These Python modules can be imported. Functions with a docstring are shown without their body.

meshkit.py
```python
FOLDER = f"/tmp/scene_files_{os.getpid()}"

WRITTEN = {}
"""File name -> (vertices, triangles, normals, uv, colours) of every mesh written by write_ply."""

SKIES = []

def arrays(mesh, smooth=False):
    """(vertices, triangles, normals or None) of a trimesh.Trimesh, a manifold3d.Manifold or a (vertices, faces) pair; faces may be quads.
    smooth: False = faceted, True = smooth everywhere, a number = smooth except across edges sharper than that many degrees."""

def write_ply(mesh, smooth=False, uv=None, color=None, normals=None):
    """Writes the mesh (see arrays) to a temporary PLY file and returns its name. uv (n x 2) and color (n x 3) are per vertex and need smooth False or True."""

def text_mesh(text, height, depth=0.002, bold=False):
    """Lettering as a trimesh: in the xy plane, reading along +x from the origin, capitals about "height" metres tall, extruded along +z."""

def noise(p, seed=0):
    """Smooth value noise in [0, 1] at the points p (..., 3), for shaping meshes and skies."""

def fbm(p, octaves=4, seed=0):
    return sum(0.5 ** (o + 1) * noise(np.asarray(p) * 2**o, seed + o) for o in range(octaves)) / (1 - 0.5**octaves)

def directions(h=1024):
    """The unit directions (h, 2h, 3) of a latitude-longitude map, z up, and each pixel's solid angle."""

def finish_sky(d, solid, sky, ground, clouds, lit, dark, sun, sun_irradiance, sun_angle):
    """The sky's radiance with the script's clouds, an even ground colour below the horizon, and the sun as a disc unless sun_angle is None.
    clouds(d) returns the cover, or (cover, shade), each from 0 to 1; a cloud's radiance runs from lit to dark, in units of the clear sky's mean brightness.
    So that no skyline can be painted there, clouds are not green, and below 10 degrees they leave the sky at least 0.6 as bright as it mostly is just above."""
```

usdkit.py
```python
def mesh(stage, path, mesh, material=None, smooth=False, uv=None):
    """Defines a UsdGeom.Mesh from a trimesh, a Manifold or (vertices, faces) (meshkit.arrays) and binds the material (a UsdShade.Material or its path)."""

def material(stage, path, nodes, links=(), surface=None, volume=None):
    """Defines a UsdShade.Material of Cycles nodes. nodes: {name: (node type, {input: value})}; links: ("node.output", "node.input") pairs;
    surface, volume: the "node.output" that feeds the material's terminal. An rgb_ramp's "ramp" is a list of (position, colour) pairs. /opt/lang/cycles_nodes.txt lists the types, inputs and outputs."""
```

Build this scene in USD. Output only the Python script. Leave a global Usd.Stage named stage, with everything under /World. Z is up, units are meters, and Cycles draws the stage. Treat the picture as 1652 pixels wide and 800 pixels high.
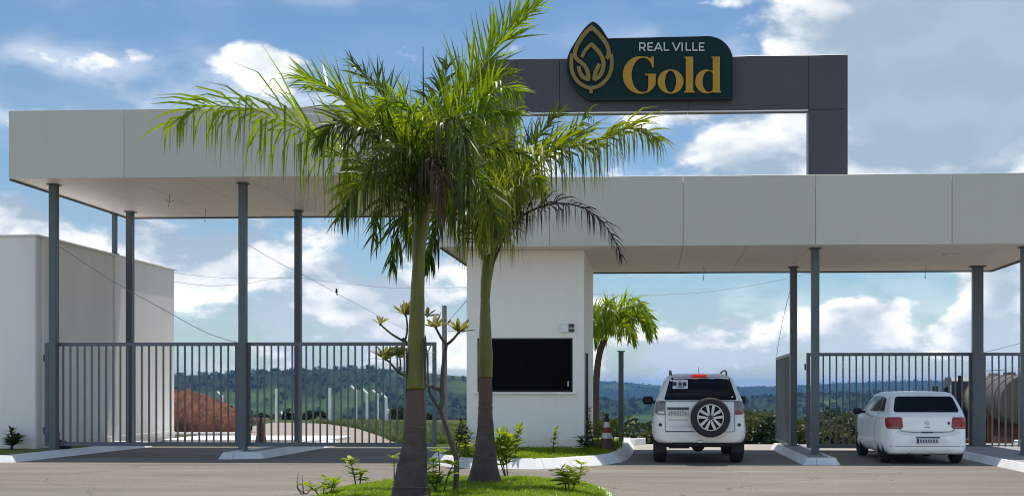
import math, random
import numpy as np
import trimesh, manifold3d, usdkit, meshkit
from shapely.geometry import Polygon, LineString, Point, box as sbox
from shapely.ops import unary_union
from shapely import affinity
from scipy.spatial import Delaunay
from pxr import Usd, UsdGeom, UsdLux, UsdShade, Gf, Sdf, Vt

stage = Usd.Stage.CreateInMemory()
UsdGeom.SetStageUpAxis(stage, 'Z')
UsdGeom.SetStageMetersPerUnit(stage, 1.0)
stage.SetDefaultPrim(UsdGeom.Xform.Define(stage, '/World').GetPrim())
UsdGeom.Scope.Define(stage, '/World/Looks')

# ---------------------------------------------------------------- camera
F, U0, V0, EYE = 1800.0, 970.0, 628.0, 1.52          # focal length and principal point in photograph pixels, eye height
YAW = math.atan(80 / F)
FWD = np.array([-math.sin(YAW), math.cos(YAW), 0.0]); RGT = np.array([math.cos(YAW), math.sin(YAW), 0.0])
cam = UsdGeom.Camera.Define(stage, '/World/camera')
cam.AddTranslateOp().Set(Gf.Vec3d(0, 0, EYE)); cam.AddRotateXYZOp().Set(Gf.Vec3f(90, 0, math.degrees(YAW)))
cam.CreateHorizontalApertureAttr(36.0); cam.CreateVerticalApertureAttr(36.0 * 495 / 1024)
cam.CreateFocalLengthAttr(36.0 * F / 1652)
cam.CreateHorizontalApertureOffsetAttr((826 - U0) / 1652 * 36.0)
cam.CreateVerticalApertureOffsetAttr((V0 - 400) / 1652 * 36.0)
cam.CreateClippingRangeAttr(Gf.Vec2f(0.1, 30000))
cam.CreateExposureAttr(-0.2)

# ---------------------------------------------------------------- sun and sky
SUN_AZ, SUN_EL = math.radians(20), math.radians(78.5)   # azimuth from +y towards +x
SUN = np.array([math.sin(SUN_AZ) * math.cos(SUN_EL), math.cos(SUN_AZ) * math.cos(SUN_EL), math.sin(SUN_EL)])
sun = UsdLux.DistantLight.Define(stage, '/World/sun')
sun.CreateIntensityAttr(1.25); sun.CreateAngleAttr(0.53); sun.CreateNormalizeAttr(True); sun.CreateColorAttr(Gf.Vec3f(1, 0.95, 0.86))
sun.AddRotateXYZOp().Set(Gf.Vec3f(0, 90 - math.degrees(SUN_EL), 90 - math.degrees(SUN_AZ)))
SKY_STRENGTH = 0.11
CLOUD_LIT, CLOUD_DARK = (14.8, 14.5, 14.1), (4.2, 5.4, 6.7)

def pix_dir(u, v):
    d = FWD + RGT * (u - U0) / F + np.array([0, 0, (V0 - v) / F]); return d / np.linalg.norm(d)

nodes = {'sky': ('sky_texture', {'sky_type': 'single_scattering', 'sun_disc': False, 'sun_elevation': SUN_EL, 'sun_rotation': SUN_AZ, 'altitude': 900.0, 'air_density': 1.3, 'aerosol_density': 0.6, 'ozone_density': 2.0}),
         'tc': ('texture_coordinate', {})}
links = []
# cloud masses: (pixel u, v of the mass in the photograph's direction, half width, half height in pixels, weight)
BLOBS = [(1450, 110, 300, 240, 0.52), (1620, 60, 340, 200, 0.42), (1560, 230, 220, 110, 0.25), (1190, 262, 160, 60, 0.34), (1100, 190, 140, 60, 0.20), (385, 98, 160, 55, 0.22),
         (330, 420, 440, 110, 0.23), (560, 500, 220, 70, 0.20), (640, 560, 260, 60, 0.17), (1150, 575, 260, 55, 0.27), (1400, 505, 90, 60, 0.34), (1180, 520, 60, 30, 0.22), (1330, 540, 70, 34, 0.2), (1560, 540, 80, 36, 0.2),
         (1480, 560, 260, 55, 0.24), (1620, 480, 90, 120, 0.28), (20, 340, 120, 60, 0.24), (1130, 5, 90, 14, 0.16), (1330, 440, 130, 12, 0.16), (380, 515, 90, 20, 0.17)]
CLEARS = [(330, 30, 560, 60, -0.20), (980, 60, 200, 110, -0.25), (560, 60, 120, 90, -0.16), (1350, 455, 200, 40, -0.12), (1250, 465, 260, 40, -0.13), (640, 340, 300, 25, -0.03), (1390, 470, 200, 45, -0.10)]
prev = None
for i, (u, v, ru, rv, w) in enumerate(BLOBS + CLEARS):
    c = pix_dir(u, v)
    s = np.array([F / ru, F / ru, F / rv])
    nodes[f'm{i}'] = ('mapping', {'mapping_type': 'point', 'scale': tuple(s), 'location': tuple(-c * s)})
    nodes[f'g{i}'] = ('gradient_texture', {'gradient_type': 'spherical'})
    nodes[f'w{i}'] = ('math', {'math_type': 'multiply_add', 'value2': w, 'value3': 0.0})
    links += [('tc.generated', f'm{i}.vector'), (f'm{i}.vector', f'g{i}.vector'), (f'g{i}.fac', f'w{i}.value1')]
    if prev: links.append((f'{prev}.value', f'w{i}.value3'))
    prev = f'w{i}'
for k, dz in (('n', 0.0), ('q', -0.16)):
    nodes['map' + k] = ('mapping', {'mapping_type': 'point', 'scale': (11, 11, 21), 'location': (3.1, 1.7, 0.4 + dz * 4)})
    nodes['noi' + k] = ('noise_texture', {'scale': 1.0, 'detail': 9.0, 'roughness': 0.53, 'distortion': 0.1})
    nodes['sum' + k] = ('math', {'math_type': 'add'})
    links += [('tc.generated', f'map{k}.vector'), (f'map{k}.vector', f'noi{k}.vector'), (f'noi{k}.fac', f'sum{k}.value1'), (f'{prev}.value', f'sum{k}.value2')]
nodes['cover'] = ('map_range', {'range_type': 'smoothstep', 'from_min': 0.535, 'from_max': 0.69, 'to_min': 0.0, 'to_max': 0.97, 'clamp': True})
nodes['veil'] = ('mapping', {'mapping_type': 'point', 'scale': (3.5, 3.5, 18), 'location': (8, 2, 0)})
nodes['veiln'] = ('noise_texture', {'scale': 1.0, 'detail': 5.0, 'roughness': 0.5})
nodes['veilc'] = ('map_range', {'range_type': 'smoothstep', 'from_min': 0.42, 'from_max': 0.75, 'to_min': 0.03, 'to_max': 0.42, 'clamp': True})
nodes['covmax'] = ('math', {'math_type': 'maximum'})
nodes['sepd'] = ('separate_xyz', {}); nodes['low'] = ('map_range', {'range_type': 'smoothstep', 'from_min': 0.0, 'from_max': 0.15, 'to_min': 0.24, 'to_max': 0.0, 'clamp': True}); nodes['lowadd'] = ('math', {'math_type': 'add', 'use_clamp': True})
links += [('tc.generated', 'sepd.vector'), ('sepd.z', 'low.value'), ('low.result', 'lowadd.value1'), ('veilc.result', 'lowadd.value2')]
nodes['diff'] = ('math', {'math_type': 'subtract'})
nodes['lit'] = ('map_range', {'range_type': 'smoothstep', 'from_min': -0.10, 'from_max': 0.16, 'to_min': 0.0, 'to_max': 1.0, 'clamp': True})
nodes['thick'] = ('map_range', {'range_type': 'linear', 'from_min': 0.66, 'from_max': 0.95, 'to_min': 1.0, 'to_max': 0.05, 'clamp': True})
nodes['litmul'] = ('math', {'math_type': 'multiply'})
nodes['lowlit'] = ('math', {'math_type': 'multiply', 'value2': 1.15}); nodes['litmax'] = ('math', {'math_type': 'maximum'})
nodes['ccol'] = ('mix', {'color1': CLOUD_DARK, 'color2': CLOUD_LIT})
nodes['tint'] = ('mix', {'mix_type': 'multiply', 'fac': 1.0, 'color2': (0.84, 1.03, 1.17)})
nodes['out'] = ('mix', {})
nodes['bg'] = ('background_shader', {'strength': SKY_STRENGTH})
links += [('sumn.value', 'cover.value'), ('tc.generated', 'veil.vector'), ('veil.vector', 'veiln.vector'), ('veiln.fac', 'veilc.value'), ('cover.result', 'covmax.value1'), ('lowadd.value', 'covmax.value2'),
          ('sumn.value', 'diff.value1'), ('sumq.value', 'diff.value2'), ('diff.value', 'lit.value'), ('sumn.value', 'thick.value'), ('lit.result', 'litmul.value1'), ('thick.result', 'litmul.value2'), ('low.result', 'lowlit.value1'), ('litmul.value', 'litmax.value1'), ('lowlit.value', 'litmax.value2'),
          ('litmax.value', 'ccol.fac'), ('sky.color', 'tint.color1'), ('tint.color', 'out.color1'), ('ccol.color', 'out.color2'), ('covmax.value', 'out.fac'), ('out.color', 'bg.color')]
dome = UsdLux.DomeLight.Define(stage, '/World/sky')
UsdShade.MaterialBindingAPI.Apply(dome.GetPrim()).Bind(usdkit.material(stage, '/World/Looks/sky_look', nodes, links, surface='bg.background'))
dome.GetPrim().SetCustomDataByKey('kind', 'structure')

# ---------------------------------------------------------------- helpers
count, origin = {}, {}
def numbered(parent, name):
    k = (parent, name); n = count.get(k, 0); count[k] = n + 1
    return f'{parent}/{name}' + (f'_{n:03d}' if n else '')
def tags(p, label=None, cat=None, group=None, kind=None):
    for k, v in (('label', label), ('category', cat), ('group', group), ('kind', kind)):
        if v: p.SetCustomDataByKey(k, v)
    return p
def thing(name, label, cat, loc=(0, 0, 0), rotz=0.0, group=None):
    path = numbered('/World', name)
    x = UsdGeom.Xform.Define(stage, path); x.AddTranslateOp().Set(Gf.Vec3d(*map(float, loc)))
    if rotz: x.AddRotateZOp().Set(math.degrees(rotz))
    origin[path] = np.array(loc, float)
    return tags(x.GetPrim(), label, cat, group)
def obj(name, mesh, mat, parent=None, smooth=False, local=False, label=None, cat=None, group=None, kind=None):
    """One Mesh prim. With a parent thing, world coordinates are moved into the thing's frame unless local."""
    pp = str(parent.GetPath()) if parent else '/World'
    path = numbered(pp, name)
    m = trimesh.util.concatenate(mesh) if isinstance(mesh, list) else mesh
    if isinstance(m, manifold3d.Manifold):
        mm = m.to_mesh(); m = trimesh.Trimesh(mm.vert_properties[:, :3], mm.tri_verts, process=False)
    if isinstance(m, tuple): m = trimesh.Trimesh(*m, process=False)
    if parent and not local:
        o = origin.get('/'.join(pp.split('/')[:3]))
        m = m.copy(); m.apply_translation(-o)
    p = usdkit.mesh(stage, path, m, mat, smooth=smooth).GetPrim()
    return tags(p, label, cat, group, kind)
def dup(src, loc, rotz=0.0, scale=1.0, label=None, group=None):
    was = src.GetCustomData(); name = src.GetName().rstrip('0123456789').rstrip('_')
    path = numbered('/World', name)
    x = UsdGeom.Xform.Define(stage, path); x.AddTranslateOp().Set(Gf.Vec3d(*map(float, loc)))
    x.AddRotateZOp().Set(math.degrees(rotz))
    x.AddScaleOp().Set(Gf.Vec3f(scale, scale, scale))
    p = x.GetPrim()
    p.GetReferences().AddInternalReference(src.GetPath()); p.SetInstanceable(True)
    x.SetXformOpOrder(x.GetOrderedXformOps())
    return tags(p, label or was.get('label'), was.get('category'), group or was.get('group'))

def G(u, v, z=0.0):                                     # a point on the level z seen at pixel u, v
    d = F * (EYE - z) / (v - V0); p = FWD * d + RGT * (u - U0) / F * d; return np.array([p[0], p[1], z])
def D(u, v, d):                                         # a point at depth d
    p = FWD * d + RGT * (u - U0) / F * d; return np.array([p[0], p[1], EYE - (v - V0) / F * d])
def dep(u, y): return y / (FWD[1] + RGT[1] * (u - U0) / F)      # depth of the plane y at pixel column u
def XY(u, y): return D(u, V0, dep(u, y))[0]             # x on the plane y
def Z(u, v, y): return EYE - (v - V0) / F * dep(u, y)
def mat4(loc, rz=0.0):
    return trimesh.transformations.compose_matrix(angles=(0, 0, rz), translate=loc)

def box(x0, x1, y0, y1, z0, z1, b=0.0):
    if b <= 0:
        m = trimesh.creation.box((x1 - x0, y1 - y0, z1 - z0)); m.apply_translation(((x0 + x1) / 2, (y0 + y1) / 2, (z0 + z1) / 2)); return m
    pts = []
    for ix, x in enumerate((x0, x1)):
        for iy, y in enumerate((y0, y1)):
            for iz, z in enumerate((z0, z1)):
                sx, sy, sz = (1 - 2 * ix) * b, (1 - 2 * iy) * b, (1 - 2 * iz) * b
                pts += [(x + sx, y + sy, z), (x + sx, y, z + sz), (x, y + sy, z + sz)]
    return trimesh.convex.convex_hull(np.array(pts))
def tube(pts, rad, n=8, cap=True):
    pts = np.asarray(pts, float); k = len(pts); rad = np.broadcast_to(rad, k)
    t = np.gradient(pts, axis=0); t /= np.maximum(np.linalg.norm(t, axis=1, keepdims=True), 1e-9)
    ref = np.array([0, 0, 1.0]) if abs(t[0][2]) < 0.9 else np.array([1.0, 0, 0])
    a = np.cross(t[0], ref); a /= np.linalg.norm(a); V = []
    ang = np.arange(n) / n * 2 * np.pi
    for i in range(k):
        a = a - t[i] * (a @ t[i]); a /= np.linalg.norm(a); b = np.cross(t[i], a)
        V.append(pts[i] + rad[i] * (np.cos(ang)[:, None] * a + np.sin(ang)[:, None] * b))
    V = np.vstack(V); f = []
    for i in range(k - 1):
        for j in range(n):
            p, q = i * n + j, i * n + (j + 1) % n
            f += [(p, q, q + n), (p, q + n, p + n)]
    if cap:
        V = np.vstack([V, pts[0], pts[-1]]); c = k * n
        for j in range(n):
            f += [(c, (j + 1) % n, j), (c + 1, (k - 1) * n + j, (k - 1) * n + (j + 1) % n)]
    return trimesh.Trimesh(V, f, process=False)
def spline(ctrl, n):
    c = np.asarray(ctrl, float); s = np.r_[0, np.cumsum(np.linalg.norm(np.diff(c, axis=0), axis=1))]
    from scipy.interpolate import PchipInterpolator
    return PchipInterpolator(s, c)(np.linspace(0, s[-1], n))
def prism(poly, z0, z1):
    m = trimesh.creation.extrude_polygon(poly, z1 - z0, engine='earcut'); m.apply_translation((0, 0, z0)); return m
def sheet(poly, z, step=0):
    v, f = trimesh.creation.triangulate_polygon(poly, engine='earcut')
    m = trimesh.Trimesh(np.c_[v, np.full(len(v), z)], f, process=False)
    if m.face_normals[:, 2].sum() < 0: m.invert()
    return m
def upright(poly, y0, y1):                              # polygon in (x, z), extruded from y0 to y1
    m = trimesh.creation.extrude_polygon(poly, y1 - y0, engine='earcut')
    m.vertices = np.c_[m.vertices[:, 0], y1 - m.vertices[:, 2], m.vertices[:, 1]]; return m
def lathe(prof, n=24):
    prof = np.array(prof, float); k = len(prof); ang = np.arange(n) / n * 2 * np.pi
    V = np.stack([np.outer(prof[:, 0], np.cos(ang)), np.outer(prof[:, 0], np.sin(ang)), np.repeat(prof[:, 1:2], n, 1)], -1).reshape(-1, 3)
    f = []
    for i in range(k - 1):
        for j in range(n):
            p, q = i * n + j, i * n + (j + 1) % n
            f += [(p, q, q + n), (p, q + n, p + n)]
    return trimesh.Trimesh(V, f, process=False)

# ---------------------------------------------------------------- materials
def pbr(name, col, rough=0.6, metal=0.0, var=0.12, scale=3.0, bump=0.0, bscale=60.0, coat=0.0, spec=0.5, zmix=None, stretch=(1, 1, 1), dirt=None, emis=0.0, island=0.0):
    """Principled material whose colour wanders a little over the surface, with an optional fine relief."""
    c = np.array(col, float)
    n = {'tc': ('texture_coordinate', {}), 'mp': ('mapping', {'mapping_type': 'point', 'scale': stretch}),
         'n1': ('noise_texture', {'scale': scale, 'detail': 6.0, 'roughness': 0.6}),
         'r': ('rgb_ramp', {'ramp': [(0.25, tuple(c * (1 - var))), (0.5, tuple(c)), (0.75, tuple(np.minimum(c * (1 + var), 0.95)))]}),
         'p': ('principled_bsdf', {'roughness': rough, 'metallic': metal, 'coat_weight': coat, 'specular_ior_level': spec})}
    l = [('tc.object', 'mp.vector'), ('mp.vector', 'n1.vector'), ('n1.fac', 'r.fac')]
    out = 'r.color'
    if dirt is not None:                                # (colour, amount, scale): blotches of another colour
        n['n2'] = ('noise_texture', {'scale': dirt[2], 'detail': 8.0, 'roughness': 0.65}); n['mr'] = ('map_range', {'from_min': 0.48, 'from_max': 0.75, 'to_min': 0.0, 'to_max': dirt[1], 'clamp': True})
        n['mx'] = ('mix', {'color2': dirt[0]}); l += [('mp.vector', 'n2.vector'), ('n2.fac', 'mr.value'), ('mr.result', 'mx.fac'), (out, 'mx.color1')]; out = 'mx.color'
    if zmix is not None:                                # (colour, level where it is strongest, level where it has gone, amount)
        n.update({'zs': ('separate_xyz', {}), 'zn': ('noise_texture', {'scale': 2.5, 'detail': 6.0}), 'za': ('math', {'math_type': 'multiply_add', 'value2': abs(zmix[2] - zmix[1]) * 0.9}), 'zr': ('map_range', {'range_type': 'smoothstep', 'from_min': zmix[2] + (zmix[2] - zmix[1]) * 0.0 + abs(zmix[2] - zmix[1]) * 0.45, 'from_max': zmix[1] + abs(zmix[2] - zmix[1]) * 0.45, 'to_min': 0.0, 'to_max': zmix[3], 'clamp': True}), 'zm': ('mix', {'color2': zmix[0]})})
        l += [('tc.object', 'zs.vector'), ('tc.object', 'zn.vector'), ('zn.fac', 'za.value1'), ('zs.z', 'za.value3'), ('za.value', 'zr.value'), ('zr.result', 'zm.fac'), (out, 'zm.color1')]; out = 'zm.color'
    if island:
        n['ge'] = ('geometry', {}); n['ir'] = ('map_range', {'to_min': 1 - island, 'to_max': 1 + island}); n['hv'] = ('hsv', {})
        l += [('ge.random_per_island', 'ir.value'), ('ir.result', 'hv.value'), (out, 'hv.color')]; out = 'hv.color'
    l.append((out, 'p.base_color'))
    if bump:
        n['nb'] = ('noise_texture', {'scale': bscale, 'detail': 5.0, 'roughness': 0.6}); n['b'] = ('bump', {'strength': 1.0, 'distance': bump})
        l += [('mp.vector', 'nb.vector'), ('nb.fac', 'b.height'), ('b.normal', 'p.normal')]
    if emis: n['p'][1].update({'emission_color': tuple(c), 'emission_strength': emis})
    return usdkit.material(stage, '/World/Looks/' + name, n, l, surface='p.BSDF')
def leaf_mat(name, ramp, trans=0.4, rough=0.42, tcol=None):
    """Leaf: colour picked per leaflet, part of the light goes through."""
    n = {'ge': ('geometry', {}), 'r': ('rgb_ramp', {'ramp': ramp}), 'p': ('principled_bsdf', {'roughness': rough, 'specular_ior_level': 0.5}),
         't': ('translucent_bsdf', {}), 'hv': ('hsv', {'value': 1.7, 'hue': 0.485, 'saturation': 1.1}), 'm': ('mix_closure', {'fac': trans}),
         'tc': ('texture_coordinate', {}), 'nz': ('noise_texture', {'scale': 5.0, 'detail': 3.0}), 'nm': ('map_range', {'from_min': 0.3, 'from_max': 0.7, 'to_min': -0.22, 'to_max': 0.22}), 'ad': ('math', {'math_type': 'add', 'use_clamp': True})}
    l = [('tc.object', 'nz.vector'), ('nz.fac', 'nm.value'), ('ge.random_per_island', 'ad.value1'), ('nm.result', 'ad.value2'), ('ad.value', 'r.fac'), ('r.color', 'p.base_color'), ('r.color', 'hv.color'), ('hv.color', 't.color'), ('p.BSDF', 'm.closure1'), ('t.BSDF', 'm.closure2')]
    return usdkit.material(stage, '/World/Looks/' + name, n, l, surface='m.closure')

M = {}
M['asphalt'] = usdkit.material(stage, '/World/Looks/asphalt', {
    'ge': ('geometry', {}), 'm1': ('mapping', {'mapping_type': 'point', 'scale': (0.22, 0.75, 1)}), 'n1': ('noise_texture', {'scale': 1.0, 'detail': 7.0, 'roughness': 0.62}),
    'r1': ('rgb_ramp', {'ramp': [(0.30, (0.155, 0.133, 0.112)), (0.45, (0.215, 0.188, 0.158)), (0.58, (0.235, 0.208, 0.176)), (0.72, (0.315, 0.272, 0.218))]}),
    'n2': ('noise_texture', {'scale': 26.0, 'detail': 4.0, 'roughness': 0.7}), 'mr2': ('map_range', {'from_min': 0.3, 'from_max': 0.7, 'to_min': 0.70, 'to_max': 1.30}), 'hv': ('hsv', {}),
    'm3': ('mapping', {'mapping_type': 'point', 'scale': (0.05, 1.9, 1)}), 'n3': ('noise_texture', {'scale': 1.0, 'detail': 5.0}), 'mr3': ('map_range', {'from_min': 0.52, 'from_max': 0.72, 'to_min': 0.0, 'to_max': 0.5, 'clamp': True}), 'tyre': ('mix', {'color2': (0.135, 0.12, 0.105)}),
    'v': ('voronoi_texture', {'feature': 'distance_to_edge', 'scale': 0.16}), 'nd': ('noise_texture', {'scale': 1.1, 'detail': 6.0}), 'va': ('mix', {'mix_type': 'add', 'fac': 0.9}), 'mrv': ('map_range', {'from_min': 0.0, 'from_max': 0.0035, 'to_min': 0.75, 'to_max': 0.0, 'clamp': True}), 'crack': ('mix', {'color2': (0.07, 0.06, 0.05)}),
    'nb': ('noise_texture', {'scale': 90.0, 'detail': 5.0}), 'b': ('bump', {'strength': 1.0, 'distance': 0.006}), 'p': ('principled_bsdf', {'roughness': 0.88, 'specular_ior_level': 0.3})},
    [('ge.position', 'm1.vector'), ('m1.vector', 'n1.vector'), ('n1.fac', 'r1.fac'), ('ge.position', 'n2.vector'), ('n2.fac', 'mr2.value'), ('mr2.result', 'hv.value'), ('r1.color', 'hv.color'),
     ('ge.position', 'm3.vector'), ('m3.vector', 'n3.vector'), ('n3.fac', 'mr3.value'), ('mr3.result', 'tyre.fac'), ('hv.color', 'tyre.color1'),
     ('ge.position', 'nd.vector'), ('ge.position', 'va.color1'), ('nd.color', 'va.color2'), ('va.color', 'v.vector'), ('v.distance', 'mrv.value'), ('mrv.result', 'crack.fac'), ('tyre.color', 'crack.color1'), ('crack.color', 'p.base_color'),
     ('ge.position', 'nb.vector'), ('nb.fac', 'b.height'), ('b.normal', 'p.normal')], surface='p.BSDF')
M['drive'] = pbr('drive', (0.33, 0.27, 0.22), 0.9, var=0.15, scale=0.5, bump=0.004, bscale=60, dirt=((0.40, 0.31, 0.24), 0.6, 0.3))
M['kerb_paint'] = pbr('kerb_paint', (0.86, 0.86, 0.84), 0.7, var=0.06, scale=2.5, bump=0.003, bscale=35, dirt=((0.60, 0.57, 0.52), 0.5, 1.6))
M['cement'] = pbr('cement', (0.30, 0.29, 0.27), 0.85, var=0.18, scale=2.0, bump=0.003, bscale=50)
M['wall'] = pbr('wall', (0.86, 0.81, 0.74), 0.75, var=0.035, scale=0.8, bump=0.0015, bscale=90, dirt=((0.66, 0.61, 0.54), 0.4, 0.7), stretch=(1.6, 1.6, 0.25), zmix=((0.60, 0.50, 0.40), 0.0, 0.5, 0.5))
M['kiosk'] = pbr('kiosk', (0.90, 0.86, 0.76), 0.7, var=0.03, scale=0.9, bump=0.001, bscale=90, dirt=((0.74, 0.70, 0.63), 0.35, 0.8), stretch=(1.6, 1.6, 0.25), zmix=((0.60, 0.50, 0.38), 0.1, 0.5, 0.55))
M['fascia'] = pbr('fascia', (0.56, 0.525, 0.435), 0.42, var=0.04, scale=0.7, dirt=((0.47, 0.435, 0.355), 0.3, 0.7), stretch=(2.5, 2.5, 0.22))
M['fascia_b'] = pbr('fascia_b', (0.585, 0.55, 0.455), 0.42, var=0.04, scale=0.7, dirt=((0.49, 0.455, 0.375), 0.3, 0.7), stretch=(2.5, 2.5, 0.22))
M['soffit'] = pbr('soffit', (0.70, 0.61, 0.60), 0.5, var=0.03, scale=0.7)
M['roofing'] = pbr('roofing', (0.45, 0.45, 0.44), 0.6)
M['trim'] = pbr('trim', (0.06, 0.065, 0.07), 0.5)
M['steel'] = pbr('steel', (0.10, 0.118, 0.123), 0.42, var=0.08, scale=2.0, bump=0.0006, bscale=120, dirt=((0.13, 0.14, 0.14), 0.5, 3.0))
M['gate'] = pbr('gate', (0.125, 0.14, 0.15), 0.42, var=0.06, scale=2.0)
M['gate_panel'] = pbr('gate_panel', (0.25, 0.28, 0.27), 0.5)
M['dark_panel'] = pbr('dark_panel', (0.070, 0.064, 0.064), 0.38, var=0.08, scale=0.8)
M['sign_green'] = pbr('sign_green', (0.007, 0.030, 0.028), 0.55, var=0.06, spec=0.15)
M['gold'] = pbr('gold', (0.46, 0.245, 0.006), 0.4, var=0.05)
M['gold_dull'] = pbr('gold_dull', (0.25, 0.165, 0.03), 0.4, var=0.05)
M['white'] = pbr('white', (0.80, 0.80, 0.79), 0.5, var=0.02)
M['black'] = pbr('black', (0.012, 0.012, 0.013), 0.5, var=0.05)
M['rubber'] = pbr('rubber', (0.018, 0.018, 0.018), 0.8, var=0.15, scale=8, bump=0.001, bscale=80)
M['dark_glass'] = pbr('dark_glass', (0.004, 0.004, 0.004), 0.12, var=0.0, spec=0.04)
M['car_white'] = pbr('car_white', (0.90, 0.90, 0.88), 0.3, var=0.015, scale=1.5, coat=0.25)
M['car_silver'] = pbr('car_silver', (0.80, 0.80, 0.75), 0.3, var=0.02, scale=1.5, coat=0.25, dirt=((0.62, 0.58, 0.50), 0.4, 2.0))
M['car_glass'] = pbr('car_glass', (0.007, 0.008, 0.010), 0.06, var=0.0, spec=0.16)
M['chrome'] = pbr('chrome', (0.62, 0.63, 0.64), 0.22, metal=0.9, var=0.02)
M['red_lens'] = pbr('red_lens', (0.24, 0.008, 0.011), 0.18, coat=0.6, var=0.06, scale=12)
M['clear_lens'] = pbr('clear_lens', (0.17, 0.15, 0.15), 0.15, coat=0.6, var=0.25, scale=14)
M['brake_on'] = pbr('brake_on', (0.62, 0.02, 0.018), 0.3, emis=0.6)
M['underbody'] = pbr('underbody', (0.02, 0.02, 0.02), 0.8)
M['plate'] = pbr('plate', (0.62, 0.62, 0.62), 0.45, var=0.03)
M['plate_ink'] = pbr('plate_ink', (0.05, 0.05, 0.06), 0.5)
M['plate_blue'] = pbr('plate_blue', (0.02, 0.06, 0.2), 0.5)
M['trunk'] = pbr('trunk', (0.092, 0.068, 0.056), 0.9, var=0.35, scale=3.5, bump=0.007, bscale=22, stretch=(1, 1, 2.2), dirt=((0.042, 0.03, 0.026), 0.7, 2.0), zmix=((0.125, 0.07, 0.052), 1.35, 0.55, 0.8))
M['trunk_scar'] = pbr('trunk_scar', (0.125, 0.097, 0.08), 0.9, var=0.25, scale=6)
M['crownshaft'] = pbr('crownshaft', (0.125, 0.120, 0.004), 0.42, var=0.45, scale=1.6, stretch=(4, 4, 0.5), dirt=((0.05, 0.028, 0.010), 0.95, 1.0), coat=0.12)
M['husk'] = pbr('husk', (0.16, 0.11, 0.065), 0.85, var=0.35, scale=4, bump=0.004, bscale=30, stretch=(3, 3, 0.4))
M['rachis'] = pbr('rachis', (0.17, 0.20, 0.045), 0.5, var=0.2, scale=3)
M['rachis_dead'] = pbr('rachis_dead', (0.07, 0.05, 0.04), 0.8, var=0.2, scale=3)
M['leaf_palm'] = leaf_mat('leaf_palm', [(0, (0.055, 0.09, 0.010)), (0.3, (0.15, 0.19, 0.012)), (0.65, (0.33, 0.33, 0.02)), (1, (0.55, 0.47, 0.09))], 0.6, 0.32)
M['leaf_bright'] = leaf_mat('leaf_bright', [(0, (0.16, 0.25, 0.010)), (0.5, (0.31, 0.41, 0.014)), (1, (0.52, 0.54, 0.04))], 0.6, 0.32)
M['leaf_dry'] = leaf_mat('leaf_dry', [(0, (0.12, 0.085, 0.05)), (0.6, (0.24, 0.18, 0.11)), (1, (0.36, 0.30, 0.19))], 0.35, 0.7)
M['leaf_dead'] = leaf_mat('leaf_dead', [(0, (0.03, 0.025, 0.025)), (1, (0.085, 0.07, 0.06))], 0.15, 0.8)
M['leaf_yellow'] = leaf_mat('leaf_yellow', [(0, (0.17, 0.22, 0.02)), (0.6, (0.36, 0.36, 0.03)), (1, (0.52, 0.45, 0.06))], 0.5)
M['leaf_croton'] = leaf_mat('leaf_croton', [(0, (0.22, 0.30, 0.02)), (0.6, (0.46, 0.48, 0.03)), (1, (0.62, 0.56, 0.07))], 0.5)
M['leaf_shrub'] = leaf_mat('leaf_shrub', [(0, (0.05, 0.085, 0.015)), (0.6, (0.10, 0.15, 0.02)), (1, (0.20, 0.22, 0.03))], 0.4)
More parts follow.
